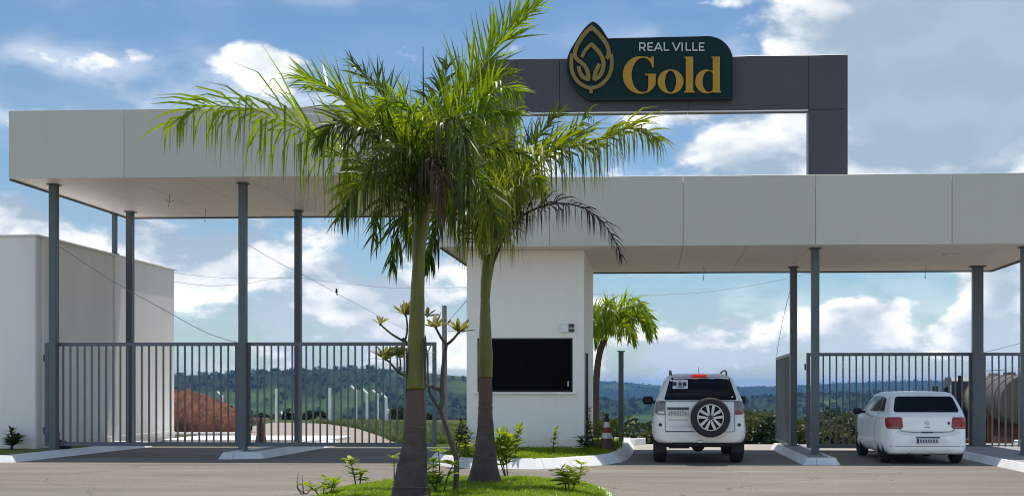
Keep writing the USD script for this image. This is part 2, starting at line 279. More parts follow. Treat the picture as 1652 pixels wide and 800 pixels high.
M['leaf_frangi'] = leaf_mat('leaf_frangi', [(0, (0.20, 0.20, 0.05)), (0.6, (0.34, 0.32, 0.07)), (1, (0.46, 0.36, 0.10))], 0.5)
M['leaf_tree'] = leaf_mat('leaf_tree', [(0, (0.018, 0.035, 0.010)), (0.6, (0.035, 0.062, 0.014)), (1, (0.075, 0.10, 0.022))], 0.25)
M['leaf_tree_b'] = leaf_mat('leaf_tree_b', [(0, (0.06, 0.07, 0.015)), (0.6, (0.12, 0.13, 0.025)), (1, (0.21, 0.19, 0.045))], 0.35)
M['grass_blade'] = leaf_mat('grass_blade', [(0, (0.18, 0.28, 0.006)), (0.6, (0.29, 0.40, 0.008)), (0.93, (0.40, 0.46, 0.02)), (1, (0.44, 0.36, 0.12))], 0.5)
M['bank_blade'] = leaf_mat('bank_blade', [(0, (0.06, 0.095, 0.012)), (0.6, (0.10, 0.14, 0.02)), (1, (0.20, 0.19, 0.06))], 0.4)
M['turf'] = pbr('turf', (0.12, 0.17, 0.012), 0.95, var=0.35, scale=3.0, bump=0.01, bscale=40, dirt=((0.09, 0.07, 0.035), 0.5, 2.0))
M['bark'] = pbr('bark', (0.085, 0.07, 0.055), 0.85, var=0.3, scale=6, bump=0.004, bscale=40)
M['bark_dark'] = pbr('bark_dark', (0.07, 0.055, 0.045), 0.9, var=0.3, scale=4)
M['red_earth'] = pbr('red_earth', (0.20, 0.068, 0.034), 0.95, var=0.4, scale=2.4, bump=0.06, bscale=9, dirt=((0.12, 0.045, 0.027), 0.9, 1.6), stretch=(1, 1, 0.4))
M['concrete_post'] = pbr('concrete_post', (0.88, 0.87, 0.83), 0.85, var=0.12, scale=2.5)
M['pole'] = pbr('pole', (0.27, 0.26, 0.245), 0.85, var=0.12, scale=1.5, bump=0.002, bscale=40)
M['wire'] = pbr('wire', (0.22, 0.225, 0.23), 0.6)
M['cone_red'] = pbr('cone_red', (0.26, 0.035, 0.03), 0.6, var=0.2, scale=6, dirt=((0.07, 0.04, 0.035), 0.6, 4))
M['cone_white'] = pbr('cone_white', (0.60, 0.58, 0.55), 0.6, var=0.1, scale=6)
M['cone_brown'] = pbr('cone_brown', (0.13, 0.05, 0.035), 0.8, var=0.25, scale=5)
M['tank_lit_cream'] = pbr('tank_lit_cream', (0.36, 0.30, 0.20), 0.5, var=0.12, scale=0.9, dirt=((0.25, 0.17, 0.10), 0.7, 1.1))  # lit end of the tank: sunlight is put into this paler tone
M['tank_shade_brown'] = pbr('tank_shade_brown', (0.135, 0.105, 0.075), 0.55, var=0.15, scale=0.9, dirt=((0.12, 0.08, 0.05), 0.6, 1.3))  # rest of the tank: its shade is put into this darker tone
M['rust'] = pbr('rust', (0.24, 0.075, 0.03), 0.8, var=0.35, scale=3)
M['cab_blue'] = pbr('cab_blue', (0.03, 0.045, 0.075), 0.4, var=0.1)
M['wood'] = pbr('wood', (0.34, 0.24, 0.13), 0.8, var=0.2, scale=2, stretch=(0.3, 4, 4))

M['letter_white'] = pbr('letter_white', (0.56, 0.57, 0.56), 0.5, var=0.02)
M['sun_pale'] = pbr('sun_pale', (0.40, 0.365, 0.315), 0.85, var=0.15, scale=0.5, bump=0.004, bscale=90, dirt=((0.30, 0.26, 0.22), 0.6, 0.5))  # paler ground colour, with the sunlight painted into it
# ================================================================ the ground
def smooth(a, b, x):
    t = np.clip((np.asarray(x, float) - a) / (b - a), 0, 1); return t * t * (3 - 2 * t)
def edge(x):                                            # y at which the level site ends
    return 31.5 + 26.0 * (1 - smooth(-7.5, -3.5, x)) * 1.0
def terrain(x, y):
    x, y = np.asarray(x, float), np.asarray(y, float)
    t = y - edge(x)
    far = np.hypot(x, y); u = U0 + F * np.where(y > 1, (x * RGT[0] + y * RGT[1]) / np.maximum(x * FWD[0] + y * FWD[1], 1), 0)
    z = -1.3 * smooth(-1.5, 6, t) - 42 * smooth(6, 300, t)
    p = np.stack([x / 420, y / 420, np.zeros_like(x)], -1)
    roll = meshkit.fbm(p, 4, 5) - 0.5
    z = z + 22 * roll * smooth(150, 900, t)
    ua = np.clip(u, -1500, 3200)
    va = 601 + 6 * np.sin(ua / 130) + 9 * smooth(560, 760, ua) + 30 * smooth(740, 1000, ua)
    za = (V0 - va) / F * 1700 + EYE
    vb = 612 + 3.0 * np.sin(ua / 90 + 1) + 9 * smooth(850, 1100, ua) - 3 * smooth(1200, 1500, ua)
    zb = (V0 - vb) / F * 4200 + EYE
    rough = (meshkit.fbm(np.stack([x / 130, y / 130, np.zeros_like(x)], -1), 3, 8) - 0.5) * 9
    a = np.exp(-((far - 1700) / 520) ** 2); b = np.exp(-((far - 4200) / 900) ** 2)
    z = np.where(t > 0, z + (za - z + rough * 0.5) * a * (t > 150), z)
    z = np.where(t > 0, z + (zb - z + rough) * b, z)
    return z
rings = np.r_[0.0, np.geomspace(1.0, 20, 14), np.linspace(21, 75, 60), np.geomspace(77, 9000, 150)]
ang = np.sort(np.r_[np.linspace(-0.62, 0.55, 420), np.linspace(0.60, 2 * np.pi - 0.67, 120)])
RR, AA = np.meshgrid(rings, ang, indexing='ij')
gx, gy = RR * np.sin(AA), RR * np.cos(AA)
gz = terrain(gx, gy) - 0.012
nr, na = gx.shape
idx = np.arange(nr * na).reshape(nr, na); nxt = np.roll(idx, -1, 1)
faces = np.concatenate([np.stack([idx[:-1], nxt[:-1], nxt[1:]], -1).reshape(-1, 3), np.stack([idx[:-1], nxt[1:], idx[1:]], -1).reshape(-1, 3)])[:, ::-1]
gv = np.stack([gx, gy, gz], -1).reshape(-1, 3)
def forest(x, y):                                       # 1 where woods grow, 0 on open pasture
    q = np.stack([np.asarray(x) / 110, np.asarray(y) / 230, np.zeros_like(np.asarray(x, float))], -1)
    n = meshkit.fbm(q, 4, 21)
    u = U0 + F * (np.asarray(x) * RGT[0] + np.asarray(y) * RGT[1]) / np.maximum(np.asarray(y) * FWD[1] + np.asarray(x) * FWD[0], 1)
    n = n - 0.30 * np.exp(-((u - 1040) / 45) ** 2 - ((np.asarray(y) - 1000) / 450) ** 2) - 0.02 * np.exp(-((u - 430) / 200) ** 2 - ((np.asarray(y) - 1450) / 420) ** 2)
    return smooth(0.46, 0.54, n + 0.05 * smooth(1500, 3000, y) + 0.10 * smooth(700, 1000, u) * smooth(300, 600, np.asarray(y)) + 0.16 * smooth(1090, 1180, u))
fo = forest(gv[:, 0], gv[:, 1]) * smooth(40, 90, gv[:, 1])
tm = usdkit.material(stage, '/World/Looks/land', {
    'f': ('attribute', {'attribute': 'woods'}), 'ge': ('geometry', {}), 'n': ('noise_texture', {'scale': 0.02, 'detail': 7.0, 'roughness': 0.6}), 'n2': ('noise_texture', {'scale': 0.35, 'detail': 6.0}),
    'past': ('rgb_ramp', {'ramp': [(0.3, (0.03, 0.055, 0.014)), (0.5, (0.05, 0.085, 0.018)), (0.7, (0.10, 0.125, 0.035))]}),
    'near': ('rgb_ramp', {'ramp': [(0.3, (0.04, 0.07, 0.014)), (0.55, (0.07, 0.10, 0.02)), (0.7, (0.17, 0.11, 0.055))]}),
    'mixn': ('mix', {}), 'mr': ('map_range', {'from_min': 60.0, 'from_max': 160.0, 'clamp': True}), 'sx': ('separate_xyz', {}),
    'wood': ('rgb_ramp', {'ramp': [(0.35, (0.012, 0.026, 0.008)), (0.65, (0.032, 0.05, 0.014))]}), 'mx': ('mix', {}), 'p': ('principled_bsdf', {'roughness': 0.95, 'specular_ior_level': 0.1})},
    [('ge.position', 'n.vector'), ('ge.position', 'n2.vector'), ('ge.position', 'sx.vector'), ('sx.y', 'mr.value'), ('n.fac', 'past.fac'), ('n2.fac', 'near.fac'), ('n2.fac', 'wood.fac'), ('mr.result', 'mixn.fac'), ('near.color', 'mixn.color1'), ('past.color', 'mixn.color2'),
     ('f.fac', 'mx.fac'), ('mixn.color', 'mx.color1'), ('wood.color', 'mx.color2'), ('mx.color', 'p.base_color')], surface='p.BSDF')
g = obj('ground', trimesh.Trimesh(gv, faces, process=False), tm, smooth=True, kind='structure')
UsdGeom.PrimvarsAPI(UsdGeom.Mesh(g)).CreatePrimvar('woods', Sdf.ValueTypeNames.FloatArray, 'vertex').Set(Vt.FloatArray.FromNumpy(fo.astype(np.float32)))

# far woods: one mass of trees over the slopes (nobody could count them)
def leaf_cloud(rng, n, rx, rz, zc, size, clumps=9):
    """Leaf-sized faces gathered in clumps through a crown."""
    cs = []
    while len(cs) < clumps:
        p = rng.uniform(-1, 1, 3)
        if 0.25 < np.linalg.norm(p) < 0.85: cs.append(p)
    cs = np.array(cs); k = rng.integers(0, clumps, n)
    q = rng.normal(size=(n, 3)); q /= np.linalg.norm(q, axis=1, keepdims=True)
    c = cs[k] + q * (rng.uniform(0.15, 0.46, n) ** 0.7)[:, None]
    c = c * (rx, rx, rz) + (0, 0, zc)
    a = rng.normal(size=(n, 3)); a /= np.linalg.norm(a, axis=1, keepdims=True)
    b = np.cross(a, rng.normal(size=(n, 3))); b /= np.linalg.norm(b, axis=1, keepdims=True)
    s = (size * rng.uniform(0.6, 1.3, n))[:, None]
    v = np.stack([c - a * s, c + b * s * 0.5, c + a * s, c - b * s * 0.5], 1).reshape(-1, 3)
    i = np.arange(n)[:, None] * 4
    return trimesh.Trimesh(v, np.vstack([i + [0, 1, 2], i + [0, 2, 3]]), process=False)
rng = np.random.default_rng(4)
pi = UsdGeom.PointInstancer.Define(stage, '/World/distant_woods')
UsdGeom.Scope.Define(stage, '/World/distant_woods/kinds')
targets = []
for k in range(4):
    pa = f'/World/distant_woods/kinds/tree_{"abcd"[k]}'
    usdkit.mesh(stage, pa, leaf_cloud(rng, 230, 3.0 + 0.4 * k, 2.6 + 0.5 * (k % 2), 3.2, 0.62), M['leaf_tree' if k < 3 else 'leaf_tree_b']); targets.append(Sdf.Path(pa))
NW = 60000
a_ = rng.uniform(-0.60, 0.46, NW); r_ = 62 * (4600 / 62) ** (rng.uniform(0, 1, NW) ** 0.85); q_ = rng.uniform(size=NW); s_ = rng.uniform(0.6, 1.25, NW)
x_, y_ = r_ * np.sin(a_), r_ * np.cos(a_); z_ = terrain(x_, y_); w_ = forest(x_, y_)
s_ = s_ * (1.0 - 0.15 * smooth(300, 1500, r_))
s_ = np.where(r_ < 260, np.minimum(s_, (-0.9 - z_) / 6.4), s_)
ok = (y_ > edge(x_) + 16) & (q_ < np.where(r_ > 110, w_ * 0.96 + 0.03, 0.7)) & (s_ > 0.3)
pick = np.nonzero(ok)[0][:15000]
pos = np.c_[x_, y_, z_ - 0.4][pick]; sca = np.c_[s_ * 1.1, s_ * 1.1, s_][pick]; ind = [int(k) for k in rng.integers(0, 4, len(pick))]
pi.CreatePositionsAttr(Vt.Vec3fArray.FromNumpy(np.array(pos, np.float32))); pi.CreateScalesAttr(Vt.Vec3fArray.FromNumpy(np.array(sca, np.float32)))
pi.CreateProtoIndicesAttr(Vt.IntArray(ind)); pi.CreatePrototypesRel().SetTargets(targets)
an = rng.uniform(0, np.pi, len(pos)); pi.CreateOrientationsAttr(Vt.QuathArray([Gf.Quath(float(math.cos(q)), 0, 0, float(math.sin(q))) for q in an]))
tags(pi.GetPrim(), 'dark green woods covering the valley and far hills', 'woods', kind='stuff')

# ================================================================ roads and kerbs
obj('asphalt_road', sheet(Polygon([(-45, -40), (45, -40), (45, 31.0), (6, 31.0), (-2.2, 31.0), (-2.8, 29.2), (-45, 29.2)]), 0.004), M['asphalt'], kind='structure')
dr = [G(u, v)[:2] for u, v in [(270, 716), (640, 716), (612, 703), (575, 691), (530, 684), (480, 681.5), (440, 681.5), (405, 688), (360, 702), (270, 709)]]
obj('drive', sheet(Polygon(dr).buffer(0.01), 0.008), M['drive'], kind='structure')

obj('painted_sun_strip', sheet(sbox(-1.9, 27.75, 30, 31.0), 0.010), M['sun_pale'], kind='structure')  # pale sheet painting the sunlit ground just behind the right canopy shadow

def kerb_sweep(path, closed, w=0.2, h=0.15, slant=0.06, side=1):
    """White painted kerb with a leaning outer face; path is its outer foot, side=+1 when the kerb lies to the left of the path."""
    p = np.asarray(path, float); n = len(p)
    prof = np.array([(0, -0.02), (slant, h - 0.015), (slant + 0.015, h), (w - 0.01, h), (w, h - 0.01), (w, -0.02)])
    V = []
    for i in range(n):
        a = p[(i - 1) % n] if (closed or i > 0) else p[i]; b = p[(i + 1) % n] if (closed or i < n - 1) else p[i]
        d1 = p[i] - a; d2 = b - p[i]
        d1 = d1 / np.linalg.norm(d1) if np.linalg.norm(d1) > 1e-9 else d2 / np.linalg.norm(d2)
        d2 = d2 / np.linalg.norm(d2) if np.linalg.norm(d2) > 1e-9 else d1
        n1, n2 = np.array([-d1[1], d1[0]]) * side, np.array([-d2[1], d2[0]]) * side
        m = n1 + n2; m /= np.linalg.norm(m); m /= max(m @ n1, 0.5)
        V += [(*(p[i] + m * o), z) for o, z in prof]
    k = len(prof); f = []
    for i in range(n if closed else n - 1):
        for j in range(k - 1):
            a, b = i * k + j, ((i + 1) % n) * k + j
            f += [(a, b, b + 1), (a, b + 1, a + 1)]
    if not closed:
        for base in (0, (n - 1) * k): f += [(base, base + j, base + j + 1) for j in range(1, k - 1)]
    m = trimesh.Trimesh(np.array(V), f, process=False); m.fix_normals(); return m
def rounded(poly, r): return poly.buffer(-r).buffer(r)
def ring_pts(poly, step=0.25):
    c = np.array(poly.exterior.segmentize(step).coords)[:-1]
    return c if Polygon(c).exterior.is_ccw else c[::-1]
def island(poly, label, top_mat, name='traffic_island', w=0.2, top=0.13, h=0.15, split=1.0, cat='kerb', group=None, slant=0.11):
    """A kerbed island: kerb stones one by one along its edge and a filled top."""
    c = ring_pts(poly, 0.2)
    t = thing(name, label, cat, (*c.mean(0), 0), group=group)
    L = np.r_[0, np.cumsum(np.linalg.norm(np.diff(np.vstack([c, c[:1]]), axis=0), axis=1))]; n = len(c)
    nst = max(3, int(round(L[-1] / split))); cuts = np.linspace(0, n, nst + 1).round().astype(int)
    for a, b in zip(cuts[:-1], cuts[1:]):
        ii = [j % n for j in range(a, b + 1)]
        q = c[ii].copy()
        d0 = (q[1] - q[0]) / np.linalg.norm(q[1] - q[0]); d1 = (q[-1] - q[-2]) / np.linalg.norm(q[-1] - q[-2])
        q[0] += d0 * 0.004; q[-1] -= d1 * 0.004
        obj('kerb_stone', kerb_sweep(q, False, w, h, slant), M['kerb_paint'], t, smooth=35)
    if top_mat is not None:
        obj('infill', sheet(poly.buffer(-w + 0.012), top), top_mat, t)
    return t
med = Polygon([G(345, 741)[:2], G(428, 739.5)[:2], (XY(428, G(428, 739.5)[1] ) , 30.2), (XY(345, G(345, 741)[1]), 30.2)])
island(rounded(med, 0.15), 'white painted median kerb under the middle post of the left gate', M['cement'], w=0.26)
k0 = G(22, 746)
lk = Polygon([(k0[0], k0[1]), (k0[0], 29.2), (k0[0] - 9, 29.2), (k0[0] - 9, k0[1] - 0.15)])
island(rounded(lk, 0.12), 'white painted kerb before the white building at far left', None, w=0.26)
ra, rb = G(1294, 750), G(1359, 750.6)
island(rounded(Polygon([ra[:2], rb[:2], (rb[0], 28.9), (ra[0], 28.9)]), 0.1), 'white kerbed island between the two vehicle lanes', M['cement'], w=0.17)
rk = G(1558, 741)[0]
island(rounded(Polygon([(rk, 19.4), (rk + 9, 19.4), (rk + 9, 28.9), (rk, 28.9)]), 0.1), 'long white kerb beside the white hatchback at right', M['cement'], w=0.17)
# the garden island round the gatehouse
kp = [(688, 746), (720, 752.5), (752, 755), (809, 756), (864, 756.6), (905, 755.2), (937, 752.7), (979, 749.5), (1003, 745.5), (1014, 741), (1020, 735), (1023, 729), (1024, 722), (1024, 717)]
kpts = [G(u, v)[:2] for u, v in kp]
ksl = Polygon(kpts + [(kpts[-1][0], 31.2), (kpts[0][0] + 0.05, 31.2), (kpts[0][0] - 0.06, kpts[0][1] + 0.7)])
KI = rounded(ksl, 0.12)
island(KI, 'white kerb curving round the garden of the gatehouse', None, name='garden_kerb', w=0.30, h=0.19, split=1.1, slant=0.15)
# the front flower bed with the palms
cI = FWD * 14.75 + RGT * (-1.87)
th = np.linspace(0, 2 * np.pi, 90, endpoint=False)
se = np.stack([np.sign(np.cos(th)) * np.abs(np.cos(th)) ** (2 / 2.7) * 2.08, np.sign(np.sin(th)) * np.abs(np.sin(th)) ** (2 / 2.7) * 2.95], 1)
FI = Polygon([(cI + RGT * a + FWD * b)[:2] for a, b in se])
island(FI, 'white kerb ring around the grass bed of the two palms', None, name='garden_kerb', w=0.16, h=0.10, split=0.9, slant=0.06)

def mound(poly, z, rise, step, seed):
    """A soft grassy surface filling a bed."""
    x0, y0, x1, y1 = poly.bounds; pts = []
    for x in np.arange(x0, x1, step):
        for y in np.arange(y0, y1, step):
            if poly.contains(Point(x, y)): pts.append((x, y))
    b = np.array(poly.exterior.segmentize(step).coords)[:-1]
    pts = np.vstack([np.array(pts), b]); d = np.array([poly.exterior.distance(Point(*q)) for q in pts])
    zz = z + rise * np.minimum(d / 0.7, 1) ** 0.6 + (meshkit.fbm(np.c_[pts / 0.5, np.zeros(len(pts))], 3, seed) - 0.5) * 0.06 * np.minimum(d / 0.3, 1)
    tri = Delaunay(pts).simplices
    tri = np.array([t for t in tri if poly.contains(Point(*pts[t].mean(0)))])
    m = trimesh.Trimesh(np.c_[pts, zz], tri, process=False)
    if m.face_normals[:, 2].sum() < 0: m.invert()
    from scipy.interpolate import LinearNDInterpolator
    return m, LinearNDInterpolator(pts, zz)
b1, zF = mound(FI.buffer(-0.125), 0.07, 0.10, 0.13, 3)
b2, zK = mound(KI.buffer(-0.285), 0.15, 0.07, 0.22, 7)
b3, zL = mound(lk.buffer(-0.21), 0.12, 0.03, 0.5, 9)
for m in (b1, b2, b3): obj('garden_soil', m, M['turf'], smooth=True, kind='structure')

def tuft(rng, n, h, r):
    v, f = [], []
    for _ in range(n):
        b = np.r_[rng.uniform(-r, r, 2), 0]; a = rng.uniform(0, 2 * np.pi); lean = rng.uniform(0.3, 1.3) * h
        side = np.array([math.cos(a), math.sin(a), 0]) * rng.uniform(0.003, 0.006); dr_ = np.array([-math.sin(a), math.cos(a), 0]); hh = h * rng.uniform(0.5, 1.2)
        i = len(v); v += [b - side, b + side, b + dr_ * lean * 0.35 + (0, 0, hh * 0.6) + side * 0.7, b + dr_ * lean * 0.35 + (0, 0, hh * 0.6) - side * 0.7, b + dr_ * lean + (0, 0, hh)]
        f += [(i, i + 1, i + 2), (i, i + 2, i + 3), (i + 3, i + 2, i + 4)]
    return trimesh.Trimesh(np.array(v), f, process=False)
def lawn(name, poly, zf, n, h, label, seed, mat='grass_blade'):
    rng = np.random.default_rng(seed)
    pi = UsdGeom.PointInstancer.Define(stage, '/World/' + name); UsdGeom.Scope.Define(stage, f'/World/{name}/kinds'); tg = []
    for k in range(3):
        pa = f'/World/{name}/kinds/tuft_{"abc"[k]}'; usdkit.mesh(stage, pa, tuft(rng, 26, h, 0.075), M[mat]); tg.append(Sdf.Path(pa))
    import shapely
    x0, y0, x1, y1 = poly.bounds; q = np.c_[rng.uniform(x0, x1, n * 6), rng.uniform(y0, y1, n * 6)]
    q = q[shapely.contains_xy(poly, q[:, 0], q[:, 1])]; z = zf(q[:, 0], q[:, 1]); P = np.c_[q, z - 0.004][np.isfinite(z)][:n]; n = len(P)
    pi.CreatePositionsAttr(Vt.Vec3fArray.FromNumpy(np.array(P, np.float32))); pi.CreateProtoIndicesAttr(Vt.IntArray([int(q) for q in rng.integers(0, 3, n)]))
    s = rng.uniform(0.6, 1.25, n).astype(np.float32); pi.CreateScalesAttr(Vt.Vec3fArray.FromNumpy(np.stack([np.ones(n, np.float32), np.ones(n, np.float32), s], 1)))
    an = rng.uniform(0, np.pi, n); pi.CreateOrientationsAttr(Vt.QuathArray([Gf.Quath(float(math.cos(q)), 0, 0, float(math.sin(q))) for q in an]))
    pi.CreatePrototypesRel().SetTargets(tg)
    tags(pi.GetPrim(), label, 'grass', kind='stuff')
lawn('bed_grass', FI.buffer(-0.1), zF, 3600, 0.055, 'short bright lawn grass in the bed under the palms', 1)
lawn('gatehouse_grass', KI.buffer(-0.27).intersection(sbox(-20, 0, 20, 29)), zK, 3000, 0.07, 'shaded lawn grass around the gatehouse', 2)
# grass bank beyond the left gate
def rough_z(x, y): return terrain(x, y) - 0.01
gp = Polygon([G(u, v)[:2] for u, v in [(645, 715), (760, 715), (760, 690), (640, 683), (500, 680), (545, 685), (580, 691), (615, 703)]])
lawn('bank_grass', gp, rough_z, 2500, 0.22, 'long grass on the bank behind the left gate', 5, 'bank_blade')

# ================================================================ canopies
YL, YLB, YR, YRB = 24.2, 29.86, 23.58, 28.9
ZLS, ZLT, ZRS, ZRT = 6.2, 7.71, 4.55, 6.02
XL0, XR0 = XY(14, YL), XY(710, YR)
XL1, XR1 = XY(735, YL), XY(1726, YR)
def canopy(label, x0, x1, y0, y1, z0, z1, seams, soffit_seams, group=None):
    t = thing('entrance_canopy', label, 'canopy', ((x0 + x1) / 2, (y0 + y1) / 2, z0))
    xs = [x0] + seams + [x1]
    for i, (a, b) in enumerate(zip(xs[:-1], xs[1:])):
        obj('fascia_panel', box(a + 0.004 * (i > 0), b - 0.004, y0, y0 + 0.03, z0, z1, 0.004), M['fascia' if i % 3 else 'fascia_b'], t)
        obj('fascia_panel', box(a + 0.004 * (i > 0), b - 0.004, y1 - 0.03, y1, z0, z1, 0.004), M['fascia'], t)
    n = 3
    for x in (x0 + 0.001, x1 - 0.031):
        for k in range(n):
            a, b = y0 + 0.032 + (y1 - y0 - 0.064) * k / n, y0 + 0.032 + (y1 - y0 - 0.064) * (k + 1) / n
            obj('fascia_panel', box(x, x + 0.03, a + 0.004, b - 0.004, z0, z1, 0.004), M['fascia'], t)
    ss = [x0 + 0.034] + soffit_seams + [x1 - 0.034]; ym = (y0 + y1) / 2
    for a, b in zip(ss[:-1], ss[1:]):
        for p, q in ((y0 + 0.034, ym), (ym, y1 - 0.034)):
            obj('soffit_panel', box(a + 0.003, b - 0.003, p + 0.003, q - 0.003, z0 + 0.012, z0 + 0.035, 0.003), M['soffit'], t)
    obj('roof_deck', box(x0 + 0.05, x1 - 0.05, y0 + 0.05, y1 - 0.05, z1 - 0.22, z1 - 0.12), M['roofing'], t)
    obj('edge_trim', box(x0 + 0.002, x1 - 0.002, y1 - 0.012, y1 + 0.014, z0 - 0.035, z0 - 0.002), M['trim'], t)
    obj('edge_trim', box(x0 - 0.012, x0 + 0.016, y0 + 0.04, y1 - 0.02, z0 - 0.035, z0 - 0.002), M['trim'], t)
    obj('edge_trim', box(x1 - 0.016, x1 + 0.012, y0 + 0.04, y1 - 0.02, z0 - 0.035, z0 - 0.002), M['trim'], t)
    return t
cl = canopy('higher left canopy with pale grey panels and no sign above', XL0, XL1, YL, YLB, ZLS, ZLT, [XY(u, YL) for u in (200, 392, 585)], [XY(u, YL) for u in (108, 200, 296, 392, 488, 585, 660)])
cr = canopy('lower right canopy with pale grey panels over the vehicle lanes', XR0, XR1, YR, YRB, ZRS, ZRT, [XY(u, YR) for u in (886, 1102, 1316, 1536)], [XY(u, YR) for u in (790, 886, 990, 1102, 1208, 1316, 1426, 1536, 1630)])

# ================================================================ steel posts
def post(label, u, y, z0, z1, w=0.165, dp=0.165, group='steel posts holding the canopies'):
    x = XY(u, y); t = thing('steel_post', label, 'post', (x, y, z0), group=group)
    obj('shaft', box(x - w / 2, x + w / 2, y - dp / 2, y + dp / 2, z0, z1, 0.008), M['steel'], t)
    obj('base_plate', box(x - w * 0.85, x + w * 0.85, y - dp * 0.85, y + dp * 0.85, z0 - 0.004, z0 + 0.014), M['steel'], t)
    obj('cap_plate', box(x - w * 0.75, x + w * 0.75, y - dp * 0.75, y + dp * 0.75, z1 - 0.012, z1 + 0.004), M['steel'], t)
    return t
post('leftmost front post of the left canopy, beside the white building', 87, 25.0, 0.14, ZLS)
post('post of the left canopy between its two gate leaves, on the median kerb', 392, 25.0, 0.135, ZLS)
post('rear post of the left canopy against the white building wall', 210, 28.9, 0.02, ZLS)
post('rear post of the left canopy standing behind the right gate leaf', 481, 28.9, 0.135, ZLS)
post('thin far corner post rising behind the white building', 185, 29.2, Z(58, 381, 25.35) + 0.05, ZLS, 0.11, 0.11)
post('front post of the right canopy on the island between the lanes', 1315, 24.2, 0.135, ZRS)
post('rear post of the right canopy beside the swung open gate leaf', 1280, 27.9, 0.135, ZRS)
post('rear post of the right canopy just right of the white hatchback', 1577, 27.9, 0.135, ZRS, 0.25)
post('front post of the right canopy at the right edge of the photo', 1654, 24.2, 0.135, ZRS)
post('short dark gate post standing alone left of the off-road vehicle', 1002, 28.4, 0.15, Z(1002, 566, 28.4), 0.13, 0.13, group=None)

# ================================================================ gates
def gate(label, x0, x1, y, z0, z1, nbars, name='barred_gate', hinge=None, ang=0.0, barw=0.035):
    """Gate leaf along x from x0 (hinge side) to x1, every bar its own part; ang turns it about x0."""
    hx = x0 if hinge is None else hinge
    t = thing(name, label, 'gate', (hx, y, z0), ang)
    B = lambda a, b, c, d, q=0.004, dp=0.03: box(a - hx, b - hx, -dp, dp, c - z0, d - z0, q)
    obj('top_rail', B(x0, x1, z1 - 0.08, z1), M['gate'], t, local=True)
    obj('bottom_rail', B(x0, x1, z0, z0 + 0.09), M['gate'], t, local=True)
    obj('stile', B(x0, x0 + 0.09, z0 + 0.092, z1 - 0.082), M['gate'], t, local=True)
    obj('stile', B(x1 - 0.09, x1, z0 + 0.092, z1 - 0.082), M['gate'], t, local=True)
    for x in np.linspace(x0 + 0.09, x1 - 0.09, nbars + 2)[1:-1]:
        obj('bar', B(x - barw / 2, x + barw / 2, z0 + 0.08, z1 - 0.07, 0.003, 0.018), M['gate'], t, local=True)
    for zz in (z0 + 0.35, z1 - 0.35):
        obj('hinge', tube([(x0 - hx - 0.03, -0.0, zz - z0 - 0.08), (x0 - hx - 0.03, 0, zz - z0 + 0.08)], 0.022, 8), M['steel'], t, local=True)
    return t
yg = 25.0
zt, zb = Z(240, 552, yg), Z(240, 719.5, yg)
gate('closed barred gate leaf nearest the white building at left', XY(73, yg + 0.13), XY(386, yg + 0.13), yg + 0.13, zb, zt, 25)
gate('closed barred gate leaf between the median kerb and the frangipani', XY(398, yg + 0.13), XY(704, yg + 0.13), yg + 0.13, zb, zt, 25)
yr = 27.9
zt, zb = Z(1440, 568.5, yr), Z(1440, 723, yr)
gate('closed barred gate leaf in front of the white hatchback', XY(1301, yr + .13), XY(1569, yr + .13), yr + .13, zb, zt, 23)
gate('barred gate leaf in front of the tanker truck at the right edge', XY(1584, yr + .13), XY(1584, yr + .13) + 4.1, yr + .13, zb, zt, 23)
gate('swung open barred gate leaf seen edge on beside the lane island', XY(1276, yr + .13), XY(1276, yr + .13) + 4.1, yr + .13, zb, zt, 23, ang=math.radians(88.5))

# ================================================================ white building at the left
yb0, yb1 = 25.35, 32.9
xb = XY(58, yb0); zbt = Z(58, 381, yb0)
t = thing('white_building', 'white rendered building with blank walls at far left', 'building', (xb - 4, 29.0, 0))
obj('wall', box(xb - 9, xb, yb0, yb1, 0.0, zbt, 0.02), M['wall'], t)
obj('pilaster', box(xb - 0.3, xb + 0.045, yb0 + 3.75, yb0 + 4.1, 0.0, zbt - 0.003, 0.01), M['wall'], t)
obj('corner_strip', box(xb - 0.12, xb + 0.05, yb0 + 0.25, yb0 + 0.75, 0.0, zbt - 0.004, 0.01), M['wall'], t)
obj('coping', box(xb - 9.05, xb + 0.06, yb0 - 0.04, yb1 + 0.05, zbt + 0.001, zbt + 0.045, 0.008), M['concrete_post'], t)
obj('plinth', box(xb - 9.01, xb + 0.012, yb0 - 0.012, yb1 + 0.012, 0.0, 0.28, 0.004), M['wall'], t)

# ================================================================ gatehouse
yk0 = 24.3; xk0, xk1 = XY(753, yk0), XY(942, yk0); yk1 = yk0 + 3.9; zk = ZRS + 0.008
wx0, wx1, wz0, wz1 = XY(770, yk0), XY(924, yk0), Z(850, 632, yk0), Z(850, 545, yk0)
t = thing('gatehouse', 'white guard booth with black window under the right canopy', 'guard booth', ((xk0 + xk1) / 2, (yk0 + yk1) / 2, 0.1))
man = manifold3d.Manifold.cube((xk1 - xk0, yk1 - yk0, zk - 0.05)).translate((xk0, yk0, 0.05))
man = man - manifold3d.Manifold.cube((wx1 - wx0, 0.12, wz1 - wz0)).translate((wx0, yk0 - 0.01, wz0))
dx0, dx1 = yk0 + 0.55, yk0 + 1.4
man = man - manifold3d.Manifold.cube((0.08, dx1 - dx0, 2.15)).translate((xk1 - 0.07, dx0, 0.2))
obj('wall', man, M['kiosk'], t)
